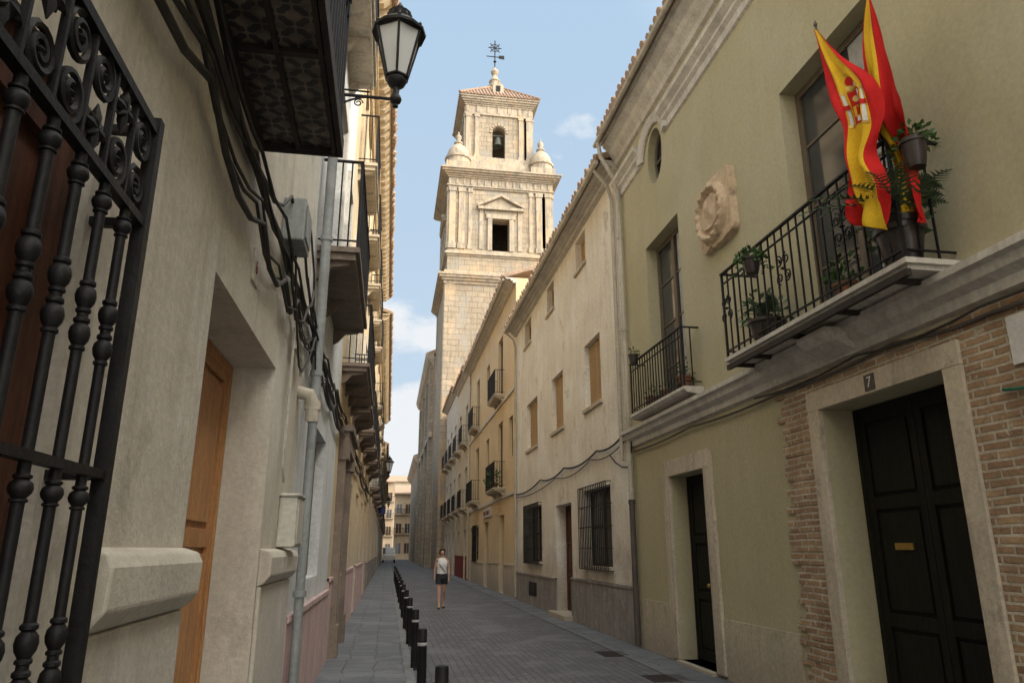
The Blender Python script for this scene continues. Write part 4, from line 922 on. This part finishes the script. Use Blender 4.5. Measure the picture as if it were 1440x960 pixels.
# ------------------------------------------------------------ person
def person(loc):
    r=thing('person','woman in white sleeveless top and black shorts walking up the street','person',loc)
    V=[];E=[];Rd=[]
    def v(x,y,z,rr,p=None,ry=None):
        V.append((x,y,z));Rd.append((rr,ry or rr));i=len(V)-1
        if p is not None:E.append((p,i))
        return i
    pe=v(0,0,.90,.14,None,.10);wa=v(0,0,1.04,.115,pe,.085);chs=v(0,0,1.2,.13,wa,.095);nb=v(0,.01,1.34,.075,chs,.06);nk=v(0,.005,1.40,.045,nb);h1=v(0,-.01,1.47,.062,nk,.07);h2=v(0,-.005,1.54,.075,h1,.088);h3=v(0,0,1.59,.06,h2,.07)
    nz=v(0,-.095,1.515,.012,h2)
    for sd,(ky,ay_,az_,ty,tz) in ((-1,(-.11,-.16,.09,-.27,.03)),(1,(.03,.2,.14,.12,.03))):
        sh=v(sd*.155,.01,1.31,.05,nb);el=v(sd*.2,.03 if sd<0 else .02,1.07,.036,sh);wr=v(sd*.205,-.05 if sd>0 else .03,.86,.024,el);pm=v(sd*.2,-.07 if sd>0 else .03,.80,.03,wr,.016)
        for k in range(4):
            a=v(sd*.2+.0,-.10+.022*k+(0 if sd>0 else .1),.745,.0085,pm);v(sd*.19,-.10+.022*k+(0 if sd>0 else .1),.705+(.008 if k in(0,3) else 0),.007,a)
        t_=v(sd*.185,-.11+(0 if sd>0 else .1),.785,.009,pm);v(sd*.18,-.125+(0 if sd>0 else .1),.755,.008,t_)
        hp=v(sd*.085,0,.84,.095,pe);kn=v(sd*.08,ky,.48,.055,hp);cf=v(sd*.08,(ky+ay_)/2+.02,.34,.053,kn);an=v(sd*.075,ay_,az_,.032,cf);v(sd*.08,ty,tz,.028,an,.022);v(sd*.075,ay_+.04,max(.03,az_-.05),.026,an)
    me=bpy.data.meshes.new('body');me.from_pydata(V,E,[]);o=bpy.data.objects.new('body',me);COL.objects.link(o);o.parent=r
    md=o.modifiers.new('skin','SKIN')
    for i,d in enumerate(me.skin_vertices[0].data if me.skin_vertices else []): d.radius=Rd[i];d.use_root=(i==0)
    o.modifiers.new('sub','SUBSURF').levels=2;o.modifiers['sub'].render_levels=2;me.materials.append(M['skin'])
    m=MB();m.loft([(0,0,.93,.155,.12),(0,0,1.0,.145,.112),(0,-.002,1.08,.137,.108),(0,-.01,1.18,.155,.122),(0,-.008,1.26,.158,.115),(0,0,1.33,.135,.085),(0,.005,1.375,.07,.06)],18);m.build('shirt',M['shirt'],r,smooth=True,local=True)
    m=MB();m.loft([(0,0,.96,.15,.115),(0,0,.88,.17,.13),(0,0,.80,.175,.13)],18)
    m.loft([(-.085,-.005,.86,.09,.11),(-.085,-.04,.72,.092,.1),(-.083,-.06,.66,.09,.095)],14);m.loft([(.085,0,.86,.09,.11),(.085,.01,.72,.092,.1),(.083,.015,.66,.09,.095)],14);m.build('shorts',M['shorts'],r,smooth=True,local=True)
    m=MB();m.loft([(0,.05,1.43,.05,.03),(0,.045,1.48,.078,.05),(0,.03,1.54,.087,.075),(0,.015,1.59,.085,.09),(0,.01,1.63,.06,.07),(0,.01,1.645,.02,.03)],16);m.build('hair',M['hair'],r,smooth=True,local=True)
    m=MB()
    for sd in (-1,1): m.lathe([(0,-.006),(.007,0),(0,.006)],(sd*.028,-.088,1.53),8)
    m.build('eyes',M['dark'],r,local=True)
    m=MB();m.tube([(-.02,-.088,1.478),(0,-.093,1.476),(.02,-.088,1.478)],.004,5);m.build('mouth',M['maroon'],r,local=True)
    for sd,y,z in ((-1,-.21,.012),(1,.15,.03)): m=MB();m.loft([(sd*.08,y,0,.042,.12),(sd*.08,y,.02,.044,.122),(sd*.08,y+.01,.045,.038,.1)],12);m.build('shoe',M['dkwood'],r,local=True)
    m=MB();m.tube([(-.1,.02,1.36),(-.14,-.05,1.3),(-.05,-.13,1.15),(.1,-.12,.98)],.01,5);m.build('bag_strap',M['dkwood'],r,local=True)
    return r
person((1.57,21.9,.0))
cv=thing('van','small white van parked at the far left of the street','van',(0.2,100,0))
m=MB();m.prismX([(98,.35),(98,1.0),(98.3,1.1),(98.9,1.85),(102,1.9),(102.2,.35)],-.65,1.05);m.build('body',M['whitep'],cv,bevel=.08)
m=MB();m.prismX([(98.28,1.12),(98.86,1.8),(98.84,1.82),(98.24,1.13)],-.55,.95);m.build('windscreen',M['glass'],cv)
for x in (-.6,.85):
    for y in (98.7,101.4):
        m=MB();m.lathe([(.32,-.1),(.32,.1)],(0,0,0),16);m.v=[(x+v_[2]+.08,y+v_[0],.32+v_[1]) for v_ in m.v];m.build('wheel',M['iron'],cv)
# ------------------------------------------------------------ light, sky, camera
el=R(32);az=R(125)
sv=Vector((math.sin(az)*math.cos(el),math.cos(az)*math.cos(el),math.sin(el)))
ld=bpy.data.lights.new('sun','SUN');ld.energy=2.4;ld.angle=R(.6);ld.color=(1,.90,.76);lo=bpy.data.objects.new('sun',ld);COL.objects.link(lo);lo.rotation_euler=sv.to_track_quat('Z','Y').to_euler()
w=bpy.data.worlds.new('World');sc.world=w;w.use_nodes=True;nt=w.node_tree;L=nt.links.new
def N(t,**k):
    x=nt.nodes.new(t)
    for a,b in k.items(): setattr(x,a,b)
    return x
def MR(src,a,b,c,d,smooth=False):
    x=N('ShaderNodeMapRange');L(src,x.inputs[0])
    for i,v in zip((1,2,3,4),(a,b,c,d)): x.inputs[i].default_value=v
    if smooth: x.interpolation_type='SMOOTHSTEP'
    return x.outputs[0]
def MX(f,a,b):
    x=N('ShaderNodeMix',data_type='RGBA')
    for i,v in ((0,f),(6,a),(7,b)):
        if isinstance(v,bpy.types.NodeSocket): L(v,x.inputs[i])
        else: x.inputs[i].default_value=(*v,1) if isinstance(v,tuple) else v
    return x.outputs[2]
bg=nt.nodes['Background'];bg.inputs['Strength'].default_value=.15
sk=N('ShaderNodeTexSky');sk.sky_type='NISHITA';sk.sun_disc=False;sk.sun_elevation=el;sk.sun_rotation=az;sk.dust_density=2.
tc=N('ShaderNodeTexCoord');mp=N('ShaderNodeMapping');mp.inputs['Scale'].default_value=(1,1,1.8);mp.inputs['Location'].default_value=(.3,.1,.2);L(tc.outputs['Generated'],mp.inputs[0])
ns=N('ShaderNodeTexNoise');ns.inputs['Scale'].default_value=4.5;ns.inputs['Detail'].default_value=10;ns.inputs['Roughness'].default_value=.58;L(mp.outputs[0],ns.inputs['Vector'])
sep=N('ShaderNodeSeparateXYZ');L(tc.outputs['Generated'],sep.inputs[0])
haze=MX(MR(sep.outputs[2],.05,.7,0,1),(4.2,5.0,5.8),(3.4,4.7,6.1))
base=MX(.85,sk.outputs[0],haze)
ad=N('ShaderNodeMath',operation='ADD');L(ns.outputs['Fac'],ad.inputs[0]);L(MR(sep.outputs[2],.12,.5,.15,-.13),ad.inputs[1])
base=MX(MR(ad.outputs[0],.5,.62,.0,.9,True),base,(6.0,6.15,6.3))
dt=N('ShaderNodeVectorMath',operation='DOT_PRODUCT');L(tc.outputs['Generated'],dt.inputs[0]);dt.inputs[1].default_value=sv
base=MX(MR(dt.outputs['Value'],.16,.9,0,1,True),base,(34,32.5,30))  # unseen glow added overhead and toward the sun to brighten the shaded street
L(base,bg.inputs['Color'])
cd=bpy.data.cameras.new('camera');co=bpy.data.objects.new('camera',cd);COL.objects.link(co);co.location=(0,0,H);co.rotation_euler=(R(90)+PIT,0,-YAW);cd.lens=F/1440*36;cd.sensor_width=36;cd.clip_end=2000;cd.clip_start=.05
sc.camera=co
sc.view_settings.view_transform='Standard';sc.view_settings.look='None';sc.view_settings.exposure=0
